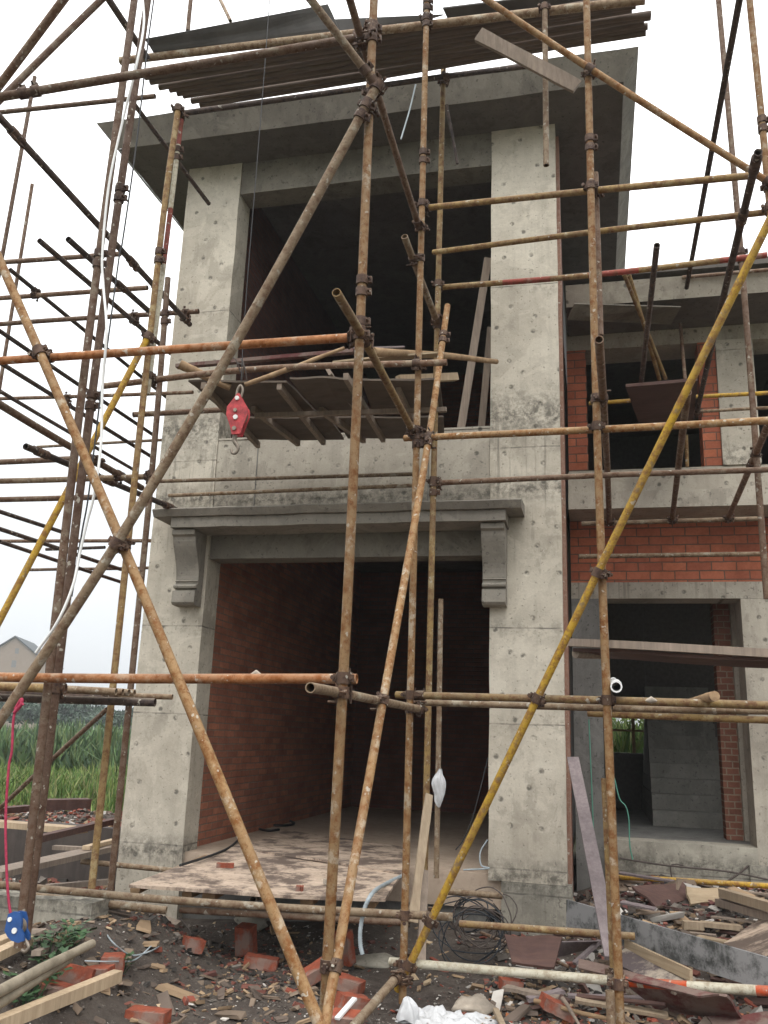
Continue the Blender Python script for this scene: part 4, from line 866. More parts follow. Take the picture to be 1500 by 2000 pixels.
# open pipe wrapped in white and the cut stick on the yellow tube
log('wrapped_pipe', 'open tube end wrapped in white plastic on the yellow tube', 'pipe', at(1202, 1341, 4.95), at(1198, 1330, 6.2), .032, .028, 'whitehose', None, True)
log('cut_branch', 'sawn branch end resting on the yellow tube at right', 'stick', at(1396, 1360, 4.85), at(1350, 1370, 5.3), .027, .02, 'bark')
for i, (u, v) in enumerate([(1272, 1367), (1246, 1365), (500, 1316), (690, 706)]):
    p = at(u, v, (4.95, 5.0, 4.07, 4.06)[i]); b = MB()
    b.tube([p + np.array([-.03, 0, -.005]), p, p + np.array([.03, 0, -.005])], .018, 8, rad=lambda t: .004 + .016 * math.sin(math.pi * t))
    if i in (0, 2): tag(b.build('mortar_lump', 'stone', None, p), ['grey mortar lump sitting on the sand covered tube', '', 'pale mortar crumb sitting on the orange eye level tube'][i], 'mortar lump')
# white plastic bag on the short upright
def blob(name, label, cat, c, rx, ry, rz, mat, sd, amp=.35, fr=2.2, seg=(20, 14), group=None, tilt=0):
    nu, nw = seg; v = []; c = np.array(c, float)
    for j in range(nw + 1):
        th = math.pi * j / nw
        for i in range(nu):
            ph = 2 * math.pi * i / nu; d = np.array([math.sin(th) * math.cos(ph), math.sin(th) * math.sin(ph), math.cos(th)])
            k = 1 + amp * mnoise.fractal(Vector(tuple(d * fr + sd * 3.7)), 1, 2, 3)
            p = d * k * np.array([rx, ry, rz]); x, z = p[0] * math.cos(tilt) - p[2] * math.sin(tilt), p[0] * math.sin(tilt) + p[2] * math.cos(tilt)
            v.append(c + np.array([x, p[1], z]))
    f = [(j * nu + i, j * nu + (i + 1) % nu, (j + 1) * nu + (i + 1) % nu, (j + 1) * nu + i)[::-1] for j in range(nw) for i in range(nu)]
    b = MB(); b.add(v, f, True); o = b.build(name, mat, None, c); tag(o, label, cat, group); return o
def bag(name, label, c, prof, sd, nf=9):
    b = MB(); nu = 48; v = []; m = len(prof); L = smoothline([np.array([r, 0, z]) for r, z in prof], 6)
    for q in L:
        for k in range(nu):
            t = 2 * math.pi * k / nu; f = 1 + .16 * math.sin(t * nf + q[2] * 20) * min(1, q[0] * 20) + .3 * mnoise.noise(Vector((math.cos(t) * 1.5, math.sin(t) * 1.5, q[2] * 9 + sd)))
            v.append(np.array(c) + [q[0] * f * math.cos(t) + .02 * mnoise.noise(Vector((q[2] * 12, sd, 0))), q[0] * f * math.sin(t) * .8, q[2] + .01 * math.sin(t * 3)])
    n = len(L); b.add(v, [(i * nu + k, (i + 1) * nu + k, (i + 1) * nu + (k + 1) % nu, i * nu + (k + 1) % nu) for i in range(n - 1) for k in range(nu)], True)
    return tag(b.build(name, 'bag', None, c), label, 'plastic bag')
bag('plastic_bag', 'crumpled white plastic bag tied to the upright in the ground floor opening', at(857, 1540, 6.5), [(.010, .13), (.022, .10), (.040, .06), (.044, .02), (.036, -.03), (.030, -.075), (.016, -.11), (.002, -.122)], 2)
# ---- broken timber props beside the slim uprights
plank('splintered_plank', 'pinkish splintered plank leaning against the slim uprights at the entrance', 'plank', at(806, 1800, 5.75), at(838, 1552, 6.0), .055, .03, 'dulltimber', up=(.4, -1, 0), rag=.3)
plank('splintered_plank', 'greyer plank standing behind the pinkish splintered one', 'plank', at(822, 1880, 5.7), at(829, 1700, 5.95), .05, .03, 'oldwood', up=(.4, -1, 0), rag=.2)
# ---- grey leaning plank and loose boards on the right
plank('leaning_plank', 'long purple grey plank leaning on the flaky brown upright at lower right', 'plank', at(1197, 1872, 5.25), at(1119, 1481, 7.0), .085, .025, 'greyplank', up=(.1, -1, .2))
BR = 'loose boards and timbers in the debris heap at lower right'
def G(u, v, dz=0): p = gp(u, v); return p + ray(u, v) * (-dz / abs(ray(u, v)[2])) * -1 * 0 + np.array([0, 0, 0]) if dz == 0 else az(u, v, p[2] + dz)
bd = plank('stained_board', 'long black board smeared with white paint drips across the heap', 'board', az(1108, 1783, -1.13), az(1530, 1912, -1.18), .02, .17, 'paintboard', up=(0, 0, 1), group=BR)
plank('mortar_board', 'mortar smeared channel board lying askew below the black painted board', 'board', az(1208, 1864, -1.25), az(1338, 1926, -1.28), .16, .02, 'whiteboard', up=(.1, -.8, .8), group=BR)
plank('mortar_board', 'narrow side strip of the mortar smeared channel board', 'board', az(1222, 1845, -1.2), az(1350, 1905, -1.22), .02, .06, 'plyedge', group=BR)
sheet('red_ply', 'dark red ply sheet lying under the red and white warning tube', 'plywood sheet', [az(1195, 1900, -1.28), az(1420, 1945, -1.26), az(1450, 1990, -1.42), az(1290, 1972, -1.45)], .016, 'plyred', BR, .02)
sheet('red_ply', 'faded red ply strip crossing over the warning tube', 'plywood sheet', [at(1130, 1872, 5.4), at(1404, 1942, 4.85), at(1360, 1945, 4.84), at(1130, 1890, 5.34)], .012, 'plyred', BR, .01)
sheet('red_ply', 'dark red film faced ply behind the end of the warning tube', 'plywood sheet', [az(1385, 1885, -1.3), az(1530, 1905, -1.3), az(1530, 1940, -1.4), az(1440, 1935, -1.42)], .016, 'plyred', BR, .02)
sheet('red_ply', 'reddish ply sheet corner at the bottom right of the picture', 'plywood sheet', [az(1380, 1985, -1.42), az(1530, 1975, -1.38), az(1530, 2040, -1.45), az(1420, 2040, -1.47)], .016, 'plyred', BR, .02)
sheet('brown_ply', 'brown ply sheet propped up under the yellow tube by the plinth', 'plywood sheet', [az(1235, 1730, -1.05), az(1340, 1722, -1.05), az(1345, 1758, -1.16), az(1282, 1770, -1.16)], .018, 'plydark', BR, .02)
sheet('brown_ply', 'splintered pale edged ply in the middle of the heap', 'plywood sheet', [az(1340, 1732, -1.06), az(1415, 1735, -1.08), az(1422, 1762, -1.15), az(1350, 1765, -1.15)], .02, 'plyedge', BR, .03)
sheet('brown_ply', 'wide dusty ply sheet tilted at the right edge of the heap', 'plywood sheet', [az(1412, 1842, -1.2), az(1492, 1788, -1.12), az(1560, 1830, -1.02), az(1475, 1868, -1.12)], .02, 'plytop', BR, .01)
sheet('rubber_sheet', 'small black square sheet standing before the wing plinth', 'sheet', [at(1297, 1714, 8.2), at(1348, 1716, 8.2), at(1349, 1748, 8.0), at(1298, 1745, 8.0)], .015, 'tar', None, .01)
plank('pale_timber', 'pale fresh timber pointing to the right edge of the heap', 'timber', az(1412, 1744, -1.05), az(1530, 1778, -1.0), .07, .06, 'dulltimber', group=BR)
plank('pale_timber', 'second timber lying below the pale fresh one at right', 'timber', az(1405, 1762, -1.12), az(1530, 1798, -1.08), .07, .05, 'oldwood', group=BR)
plank('pale_timber', 'short split timber in the middle of the heap, left half', 'timber', az(1334, 1806, -1.2), az(1372, 1808, -1.2), .06, .05, 'dulltimber', group=BR, rag=.2)
plank('pale_timber', 'short split timber in the middle of the heap, right half', 'timber', az(1370, 1804, -1.19), az(1448, 1812, -1.2), .08, .03, 'dulltimber', group=BR, rag=.2)
plank('pale_timber', 'yellowish scrap of board beside the black painted board', 'timber', az(1362, 1832, -1.22), az(1436, 1846, -1.22), .08, .03, 'plyedge', group=BR, rag=.3)
sheet('purple_ply', 'dark purple ply sheet leaning under the yellow tube by the column foot', 'plywood sheet', [at(985, 1824, 6.05), at(1098, 1832, 6.02), at(1082, 1888, 5.75), at(1000, 1880, 5.8)], .016, 'plydark', BR, .02)
sheet('purple_ply', 'grey brown ply triangle wedged beside the leaning purple grey plank', 'plywood sheet', [az(1092, 1838, -1.25), az(1172, 1836, -1.2), az(1150, 1852, -1.3), az(1090, 1868, -1.35)], .014, 'greyplank', BR, .01)
plank('grey_batten', 'grey batten with a bent foot before the purple ply', 'batten', az(1122, 1882, -1.33), az(1172, 1838, -1.22), .03, .02, 'greyplank', group=BR)
log('thin_pole', 'thin brown rod lying from the wire coils toward the warning tube', 'rod', az(940, 1822, -1.3), az(1110, 1888, -1.36), .012, .010, 'brown')
# boards seen low around the bottom edge
log('thin_pole', 'pale peeled branch lying along the bottom edge left of the right upright', 'stick', az(1045, 1955, -1.42), az(1260, 2012, -1.42), .014, .010, 'bark', bend=.04)
log('thin_pole', 'long thin branch crossing the peeled one', 'stick', az(1098, 1948, -1.38), az(1135, 2005, -1.45), .012, .008, 'oldwood', bend=.05)
plank('grey_batten', 'weathered splinter of board under the warning tube', 'batten', az(985, 1928, -1.42), az(1090, 1950, -1.42), .07, .02, 'oldwood', group=BR, rag=.4)
plank('grey_batten', 'broad grey splinter beside the orange leaf litter', 'batten', az(1030, 1952, -1.44), az(1098, 1935, -1.4), .06, .02, 'greyplank', group=BR, rag=.4)
plank('grey_batten', 'long brown lath at the lower right among the red ply', 'batten', az(1225, 1934, -1.42), az(1285, 1975, -1.46), .04, .015, 'oldwood', group=BR)
plank('grey_batten', 'mossy lath at the bottom right corner', 'batten', az(1352, 1972, -1.44), az(1440, 2010, -1.46), .035, .02, 'oldwood', group=BR)
plank('grey_batten', 'pale short batten standing in the bottom litter', 'batten', az(968, 1972, -1.45), az(985, 2010, -1.46), .03, .02, 'dulltimber', group=BR)
ORD = ['first', 'second', 'third', 'fourth', 'fifth', 'sixth', 'seventh', 'eighth', 'ninth', 'tenth', 'eleventh', 'twelfth', 'thirteenth', 'fourteenth']
rl = random.Random(21)
for i in range(14):
    u, v = rl.uniform(1120, 1490), rl.uniform(1735, 1860) if i % 2 else rl.uniform(1925, 1990)
    a = rl.uniform(-.7, .5); L = rl.uniform(.25, .6); p = gp(u, v) + np.array([0, 0, .05 + rl.uniform(0, .05)]); d = np.array([math.cos(a), math.sin(a), rl.uniform(-.08, .08)]) * L / 2
    plank('lath', 'thin lath scattered in the debris heap at the lower right', 'lath', p - d, p + d, rl.uniform(.02, .06), rl.uniform(.01, .02), rl.choice(['oldwood', 'oldwood', 'dulltimber', 'plydark', 'greyplank']), group='thin laths scattered in the lower right debris', rag=.35, up=(rl.uniform(-.3, .3), rl.uniform(-.4, .1), 1))
# ---- left lower corner
BL = 'timbers lying in the lower left corner'
def GG(u, v, dz): p = gp(u, v); return az(u, v, p[2] + dz)
plank('pale_timber', 'fresh pale squared timber lying at the bottom left corner', 'timber', GG(-40, 2016, .10), GG(230, 1906, .10), .055, .055, 'timber', group=BL)
log('bark_log', 'upper of two bark covered poles at the left edge', 'log', GG(-25, 1948, .12), GG(180, 1842, .10), .026, .022, 'mossbark', BL)
log('bark_log', 'lower of two bark covered poles at the left edge', 'log', GG(-25, 1974, .10), GG(135, 1872, .09), .027, .023, 'mossbark', BL)
plank('grey_batten', 'split grey board under the low tubes at left', 'board', GG(55, 1808, .05), GG(205, 1768, .04), .06, .03, 'oldwood', up=(0, -.6, 1), group=BL, rag=.15)
plank('grey_batten', 'second split board pointing right under the low tubes', 'board', GG(232, 1765, .06), GG(350, 1806, .05), .05, .03, 'oldwood', up=(0, -.6, 1), group=BL, rag=.2)
plank('pale_timber', 'yellowish timber end behind the blue pulley', 'timber', GG(-20, 1872, .05), GG(55, 1836, .06), .06, .045, 'timber', group=BL)
plank('pale_timber', 'sawn block behind the yellowish timber end', 'timber', GG(-20, 1850, .06), GG(22, 1834, .06), .07, .05, 'timber', group=BL)
plank('grey_batten', 'mossy board rising to the right behind the weeds', 'board', GG(70, 1862, .05), GG(158, 1820, .05), .045, .025, 'oldwood', group=BL)
plank('grey_batten', 'broken pale board end behind the paired uprights foot', 'board', GG(72, 1822, .04), GG(100, 1800, .05), .07, .03, 'oldwood', group=BL, rag=.3)
# pipe end and wires near the low tubes
for i, (pts, lb, mt) in enumerate([
    ([(203, 1766), (202, 1800), (212, 1830), (240, 1857), (262, 1866), (300, 1855), (330, 1835)], 'grey wire looping on the ground below the low tubes', 'greyhose'),
    ([(165, 1877), (215, 1878), (262, 1875), (295, 1848)], 'thin pale wire beside the green weeds', 'greyhose'),
    ([(350, 1790), (372, 1820), (365, 1840), (400, 1812)], 'short dark wire under the entrance platform', 'wire')]):
    wire('loose_wire', lb, 'wire', [az(u, v, gp(u, v)[2] + .02 + .02 * (k % 2)) for k, (u, v) in enumerate(pts)], .004, mt)
# ---- tangled wire coils beside the right column foot
for i in range(7):
    c = at(925 + (i % 3) * 14 - 8, 1790 + (i // 3) * 22, 6.55 - .05 * i); r = .13 + .035 * (i % 4); t0 = rnd.random() * 6; pts = []
    tl = rnd.uniform(-.5, .5); ta = rnd.uniform(-.4, .4)
    for k in range(26):
        a = t0 + k * .5; rr = r * (1 + .12 * math.sin(k * 1.3 + i)); x, z = rr * math.cos(a), rr * .8 * math.sin(a)
        pts.append(c + np.array([x, .05 * math.sin(k * .7) + ta * z, z + tl * x * .4]))
    wire('wire_coil', ['topmost', 'leftmost', 'widest', 'innermost', 'lowest', 'rightmost', 'rearmost'][i] + ' loop bundle in the tangle of dark wire by the right column foot', 'wire coil', pts, .0045, 'wire' if i % 3 else 'tar', 'tangle of wire beside the right column', 6, 4)
for i, (pts, lb, mt, r) in enumerate([
    ([(1200, 1520), (1210, 1560), (1222, 1575), (1228, 1600), (1230, 1650), (1236, 1680)], 'green wire hanging from the flaky upright at the wing opening', 'greenwire', .006),
    ([(1150, 1405), (1154, 1500), (1158, 1600), (1162, 1700)], 'dark green wire running down the dark wing column', 'greenwire', .006),
    ([(1210, 1676), (1300, 1690), (1420, 1702), (1510, 1720)], 'rusty reinforcing bar stretched along the wing plinth', 'wire', .008),
    ([(1312, 1715), (1310, 1692), (1320, 1688), (1335, 1690)], 'bent reinforcing bar hook by the plinth', 'wire', .006),
    ([(1420, 1722), (1445, 1705), (1462, 1691)], 'thick cut bar pointing up from the heap', 'wire', .009)]):
    wire('rebar', lb, 'wire', [at(u, v, 8.62) for u, v in pts], r, mt)
wire('black_cable', 'thin cable slanting across the lower right of the ground floor opening', 'cable', [at(953, 1480, 6.9), at(925, 1590, 6.9), at(905, 1640, 6.9), at(890, 1660, 6.9)], .004, 'cable')
wire('rebar', 'curled pale wire beside the right column inside the opening', 'wire', [at(952, 1640, 6.95), at(938, 1665, 6.95), at(940, 1690, 6.95), at(955, 1696, 6.95), at(905, 1699, 6.95)], .006, 'greyhose')
# ---- bricks
def brickobj(label, p, yaw, pitch=0, roll=0, dims=(.24, .115, .09), holes=False, group='loose red bricks on the ground', chip=0):
    L, Wd, Hh = dims; b = MB(); n = 5; R_ = Matrix.Rotation(yaw, 3, 'Z') @ Matrix.Rotation(pitch, 3, 'Y') @ Matrix.Rotation(roll, 3, 'X')
    sd = rnd.random() * 50; v = []; idx = {}
    f = []
    N = (8, 4, 3)
    def vid(i, j, k):
        if (i, j, k) not in idx:
            q = Vector(((i / N[0] - .5) * L, (j / N[1] - .5) * Wd, (k / N[2] - .5) * Hh))
            q = q + Vector([mnoise.noise(Vector((q.x * 30, q.y * 30, q.z * 30 + sd + a * 9))) for a in range(3)]) * .004
            if chip and (i > N[0] - 2): q.x -= chip * (.5 + .5 * mnoise.noise(Vector((j * 1.3, k * 1.7, sd))))
            q = R_ @ q; idx[(i, j, k)] = len(v); v.append(np.array(p) + np.array(q))
        return idx[(i, j, k)]
    for i in range(N[0]):
        for j in range(N[1]):
            f += [(vid(i, j, 0), vid(i, j + 1, 0), vid(i + 1, j + 1, 0), vid(i + 1, j, 0)), (vid(i, j, N[2]), vid(i + 1, j, N[2]), vid(i + 1, j + 1, N[2]), vid(i, j + 1, N[2]))]
    for i in range(N[0]):
        for k in range(N[2]):
            f += [(vid(i, 0, k), vid(i + 1, 0, k), vid(i + 1, 0, k + 1), vid(i, 0, k + 1)), (vid(i, N[1], k), vid(i, N[1], k + 1), vid(i + 1, N[1], k + 1), vid(i + 1, N[1], k))]
    for j in range(N[1]):
        for k in range(N[2]):
            f += [(vid(0, j, k), vid(0, j, k + 1), vid(0, j + 1, k + 1), vid(0, j + 1, k)), (vid(N[0], j, k), vid(N[0], j + 1, k), vid(N[0], j + 1, k + 1), vid(N[0], j, k + 1))]
    b.add(v, f); return tag(b.build('brick', 'loosebrick', None, p), label, 'brick', group)
def bk(u, v, label, yaw, pitch=0, roll=0, dims=(.215, .105, .07), chip=0):
    p = gp(u, v) + np.array([0, 0, dims[2] * .42 + abs(math.sin(pitch)) * dims[0] * .4]); brickobj(label, p, yaw, pitch, roll, dims, chip=chip)
bk(288, 1998, 'large red brick cut by the bottom edge left of centre', .05)
bk(137, 1925, 'red brick standing on edge behind the pale timber', .3, .2, 1.3)
bk(98, 1950, 'red brick half under the weeds at lower left', -.2, .1)
bk(221, 1897, 'red brick chip at the tip of the pale timber', .4, 0, 0, (.13, .115, .09), .02)
bk(180, 1915, 'dull red brick half buried between weeds and pale timber', .1, -.1, 0, (.2, .115, .06))
bk(612, 1925, 'red brick leaning behind the foot of the rusty brace', .5, -.5, .2)
bk(675, 1935, 'red brick directly behind the crossing feet of the uprights', -.2, .15)
bk(690, 1978, 'broken red brick beside the white stick at bottom centre', .7, .2, 0, (.18, .115, .08), .03)
bk(665, 2005, 'red brick at the bottom edge under the leaning tube', .1, 0, .2)
bk(672, 1885, 'dull brick standing up behind the central upright', 1.2, 1.3, 0)
bk(478, 1872, 'dull red brick standing alone in the shade of the platform', 1.4, 1.4, 0, (.19, .115, .1))
bk(510, 1892, 'shaded red brick lying right of the standing one', .2, .1)
bk(378, 1860, 'dark brick lump on the dirt below the low tubes', .8, .2, 0, (.13, .1, .08), .03)
bk(1092, 1992, 'orange brick fragment in the bottom litter left of the right upright', .3, .4, 0, (.2, .14, .06), .04)
bk(1000, 1935, 'pinkish brick fragment under the warning tube', .4, .1, 0, (.14, .1, .06), .03)
plank('white_stick', 'short white stick leaning on the broken brick at bottom centre', 'stick', az(658, 1990, -1.42), az(693, 1950, -1.36), .028, .012, 'whitehose')
blob('mortar_lump', 'pale rounded mortar lump at the bottom right of centre', 'mortar lump', gp(925, 1978) + np.array([0, 0, .03]), .11, .09, .055, 'stone', 4, .35, 1.6)
blob('mortar_lump', 'grey cement lump in the shade under the platform', 'mortar lump', gp(492, 1815) + np.array([0, 0, .05]), .12, .1, .07, 'stain', 7, .3, 1.6)
blob('mortar_lump', 'flat cement spill under the grey conduit', 'mortar lump', gp(735, 1880), .18, .15, .04, 'stain', 9, .4, 1.6)
# crumpled white sheet
def crumple(name, label, c, w, d_, h, sd):
    n = 34; v = []
    for j in range(n + 1):
        for i in range(n + 1):
            a, b_ = i / n - .5, j / n - .5; e = 1 - (2 * max(abs(a), abs(b_))) ** 4
            r_ = abs(mnoise.fractal(Vector((a * 5, b_ * 5, sd)), 1, 2, 4)); r2 = mnoise.noise(Vector((a * 13, b_ * 13, sd)))
            v.append(np.array(c) + np.array([a * w * (1 + .3 * mnoise.noise(Vector((b_ * 5, sd, 1)))) + .02 * r2, b_ * d_ * (1 + .4 * mnoise.noise(Vector((a * 5, sd, 2)))), h * e * (.35 + 1.3 * r_) + .012 * r2]))
    f = [(j * (n + 1) + i, j * (n + 1) + i + 1, (j + 1) * (n + 1) + i + 1, (j + 1) * (n + 1) + i) for j in range(n) for i in range(n)]
    b = MB(); b.add(v, f, True); return tag(b.build(name, 'bag', None, c), label, 'plastic sheet')
crumple('plastic_sheet', 'crumpled white plastic sheet at the bottom edge right of centre', gp(870, 2000) + np.array([0, .0, 0]), .55, .32, .055, 3.3)
bag('plastic_sheet', 'upright white corner of the crumpled plastic at bottom edge', gp(795, 1996) + np.array([0, 0, .03]), [(.002, .085), (.03, .07), (.05, .03), (.06, -.02)], 5, 5)['category'] = 'plastic sheet'

# ---- small debris nobody could count, with a tint per piece
def stuff_chips(name, label, n, where, size, tints, seed, flat=.5):
    r = random.Random(seed); v = []; f = []; col = []
    for _ in range(n):
        x, y = where(r); s_ = size(r); t = r.choice(tints); g_ = r.uniform(.7, 1.25); t = tuple(min(1, c * g_) for c in t)
        z = gh(x, y) + s_ * .12; L, w, h = s_ * r.uniform(.6, 1.6), s_ * r.uniform(.3, .8), s_ * r.uniform(.15, flat)
        R_ = Matrix.Rotation(r.uniform(0, 6.3), 3, 'Z') @ Matrix.Rotation(r.gauss(0, .3), 3, 'Y') @ Matrix.Rotation(r.gauss(0, .3), 3, 'X'); k = len(v)
        for c in ((-1, -1, -1), (1, -1, -1), (1, 1, -1), (-1, 1, -1), (-1, -1, 1), (1, -1, 1), (1, 1, 1), (-1, 1, 1)):
            q = R_ @ Vector((c[0] * L / 2 * r.uniform(.55, 1), c[1] * w / 2 * r.uniform(.55, 1), c[2] * h / 2 * r.uniform(.6, 1))); v.append((x + q.x, y + q.y, z + q.z))
        q6 = [(0, 3, 2, 1), (4, 5, 6, 7), (0, 1, 5, 4), (1, 2, 6, 5), (2, 3, 7, 6), (3, 0, 4, 7)]
        f += [tuple(i + k for i in q) for q in q6]; col += [t] * 8
    o = mesh_obj(name, v, f, 'tinted'); ca = o.data.color_attributes.new('tint', 'FLOAT_COLOR', 'POINT')
    ca.data.foreach_set('color', np.array([(*c, 1) for c in col], 'f').ravel()); return tag(o, label, 'debris', None, 'stuff')
RED, DUL, GRY, PAL, WOD, DRK = (.25, .07, .045), (.2, .08, .06), (.16, .14, .12), (.45, .42, .38), (.30, .21, .13), (.05, .045, .04)
stuff_chips('gravel', 'fine gravel and mortar crumbs over the bare dirt', 9000, lambda r: (r.uniform(-3.4, 3), r.uniform(4.0, 7.0)), lambda r: abs(r.gauss(0, .008)) + .006, [GRY, GRY, GRY, DUL, PAL, DRK, (.12, .1, .085)], 1)
stuff_chips('rubble', 'broken brick and mortar rubble at the left behind the kerb', 5200, lambda r: (r.uniform(-9.5, -3.9), r.uniform(7.2, 11.6)), lambda r: abs(r.gauss(0, .04)) + .02, [RED, DUL, DUL, GRY, GRY, PAL, WOD, DRK], 2)
stuff_chips('rubble', 'dark rubble filling the heap at the lower right', 4200, lambda r: (r.uniform(-.7, 2.4), r.uniform(5.6, 8.6)), lambda r: abs(r.gauss(0, .035)) + .015, [DUL, GRY, DRK, DRK, DRK, PAL, WOD, (.12, .05, .045)], 3)
stuff_chips('splinters', 'wood splinters and chips strewn around the uprights', 450, lambda r: (r.uniform(-3, 2.2), r.uniform(4.6, 7.0)), lambda r: abs(r.gauss(0, .04)) + .02, [WOD, WOD, PAL, DUL, RED, (.45, .34, .22)], 4, .2)
stuff_chips('rubble', 'red rubble under the low tubes left of the entrance', 1500, lambda r: (max(-3.6, min(-1.6, r.gauss(-2.4, .55))), r.gauss(5.9, .4)), lambda r: abs(r.gauss(0, .024)) + .008, [DUL, (.12, .055, .045), GRY, DRK, DRK, WOD], 5)
stuff_chips('rubble', 'dark rubble along the bottom right corner of the site', 2600, lambda r: (r.uniform(-.75, 2.3), r.uniform(4.8, 6.0)), lambda r: abs(r.gauss(0, .028)) + .01, [DUL, RED, GRY, DRK, PAL, WOD, (.5, .18, .08)], 6)
stuff_chips('splinters', 'broken laths and wood scraps mixed into the heap at lower right', 520, lambda r: (r.uniform(-.6, 2.3), r.uniform(5.2, 8.4)), lambda r: abs(r.gauss(0, .09)) + .05, [WOD, (.2, .15, .11), (.13, .1, .08), (.1, .06, .05), PAL], 7, .16)
stuff_chips('splinters', 'twigs and bark scraps in the lower left corner', 260, lambda r: (r.uniform(-3.4, -1.6), r.uniform(4.2, 5.6)), lambda r: abs(r.gauss(0, .05)) + .03, [WOD, (.2, .15, .11), (.13, .1, .08)], 8, .16)
# bigger timbers in the left rubble
RB = 'boards lying in the left rubble before the field'
for i, (u1, v1, u2, v2, z, w, t, mt, lb) in enumerate([
    (-20, 1607, 160, 1622, -.9, .16, .05, 'timber', 'long pale board lying in the left rubble'),
    (75, 1572, 172, 1570, -.92, .2, .12, 'plydark', 'dark beam at the border of rubble and field'),
    (60, 1642, 225, 1603, -.88, .07, .05, 'plydark', 'dark narrow board crossing the left rubble'),
    (105, 1655, 170, 1658, -.95, .06, .03, 'oldwood', 'pale grey lath in front of the left rubble'),
    (168, 1656, 222, 1642, -.93, .06, .03, 'timber', 'whitish lath touching the yellow flecked upright'),
    (-20, 1708, 215, 1655, -.97, .16, .04, 'oldwood', 'long grey board on top of the foundation wall'),
    (-20, 1585, 60, 1578, -.9, .14, .06, 'plydark', 'dark board at the left edge before the field'),
    (90, 1733, 215, 1722, -1.2, .05, .04, 'oldwood', 'green grey board low in the trench')]):
    plank('rubble_board', lb, 'board', az(u1, v1, z), az(u2, v2, z), w, t, mt, group=RB, rag=.15)

# ---- vegetation
def blades(name, label, n, area, hfun, tints, seed, wid=.012, lean=.35):
    r = np.random.RandomState(seed); X, Y = area(r, n); Hh = hfun(r, n, X, Y); a = r.uniform(0, 6.283, n); ln = np.abs(r.normal(0, lean, n)) * Hh; la = r.uniform(0, 6.283, n)
    base = np.full(n, 0.0)
    base[:] = [gh(x, y) if y < 14 else -1.5 for x, y in zip(X, Y)]
    w = wid * (1 + Y / 18)
    dx, dy = np.cos(a) * w, np.sin(a) * w; lx, ly = np.cos(la) * ln, np.sin(la) * ln
    V = np.empty((n, 5, 3)); V[:, 0] = np.c_[X - dx, Y - dy, base]; V[:, 1] = np.c_[X + dx, Y + dy, base]
    V[:, 2] = np.c_[X + dx * .8 + lx * .35, Y + dy * .8 + ly * .35, base + Hh * .6]; V[:, 3] = np.c_[X - dx * .8 + lx * .35, Y - dy * .8 + ly * .35, base + Hh * .6]
    V[:, 4] = np.c_[X + lx, Y + ly, base + Hh]
    me = bpy.data.meshes.new(name); me.vertices.add(n * 5); me.vertices.foreach_set('co', V.ravel())
    k = np.arange(n)[:, None] * 5; L = np.concatenate([k + [0, 1, 2, 3], k + [3, 2, 4]], 1).ravel()
    me.loops.add(n * 7); me.loops.foreach_set('vertex_index', L); me.polygons.add(n * 2)
    ls = np.empty((n, 2), int); ls[:, 0] = np.arange(n) * 7; ls[:, 1] = ls[:, 0] + 4; me.polygons.foreach_set('loop_start', ls.ravel())
    me.polygons.foreach_set('loop_total', np.tile([4, 3], n)); me.update(calc_edges=True); me.validate()
    T_ = np.array(tints); ci = T_[r.randint(0, len(T_), n)] * r.uniform(.7, 1.3, (n, 1)); cc = np.ones((n, 5, 4)); cc[:, :, :3] = ci[:, None]
    at_ = me.color_attributes.new('tint', 'FLOAT_COLOR', 'POINT'); at_.data.foreach_set('color', cc.ravel()); me.materials.append(MATS['foliage'])
    o = bpy.data.objects.new(name, me); C.objects.link(o); return tag(o, label, 'grass', None, 'stuff')
def wedge(y0, y1, s0=-1.05, s1=-.50):
    def f(r, n):
        Y = y0 + (y1 - y0) * r.uniform(0, 1, n) ** 1.3; X = Y * r.uniform(s0, s1, n); return X, Y
    return f
GT = [(.09, .16, .04), (.12, .19, .045), (.16, .21, .06), (.07, .13, .035), (.21, .22, .09)]
def CL(X, Y, k): return np.array([1 + k * mnoise.noise(Vector((x * .45, y * .3, 4))) + k * .6 * mnoise.noise(Vector((x * 1.6, y * 1.1, 8))) for x, y in zip(X, Y)]).clip(.25, 1.9)
blades('grass', 'tall bright green grass of the field behind the rubble', 42000, wedge(11.2, 24), lambda r, n, X, Y: r.uniform(.2, .6, n) * np.clip((Y - 10.6) / 3, .35, 1) * CL(X, Y, .55), GT, 11)
blades('reeds', 'taller dark green reeds and weeds behind the grass', 34000, wedge(20, 42), lambda r, n, X, Y: r.uniform(.5, 1.15, n) * CL(X, Y, .8), [(.07, .12, .05), (.09, .145, .06), (.06, .10, .055), (.12, .16, .065)], 12, .03)
blades('grass', 'greenery in the garden seen through the back window of the wing', 9000, lambda r, n: (lambda Y: (Y * r.uniform(-.02, .12, n), Y))(r.uniform(14.5, 24, n)), lambda r, n, X, Y: r.uniform(.8, 2.0, n), GT, 13, .03)
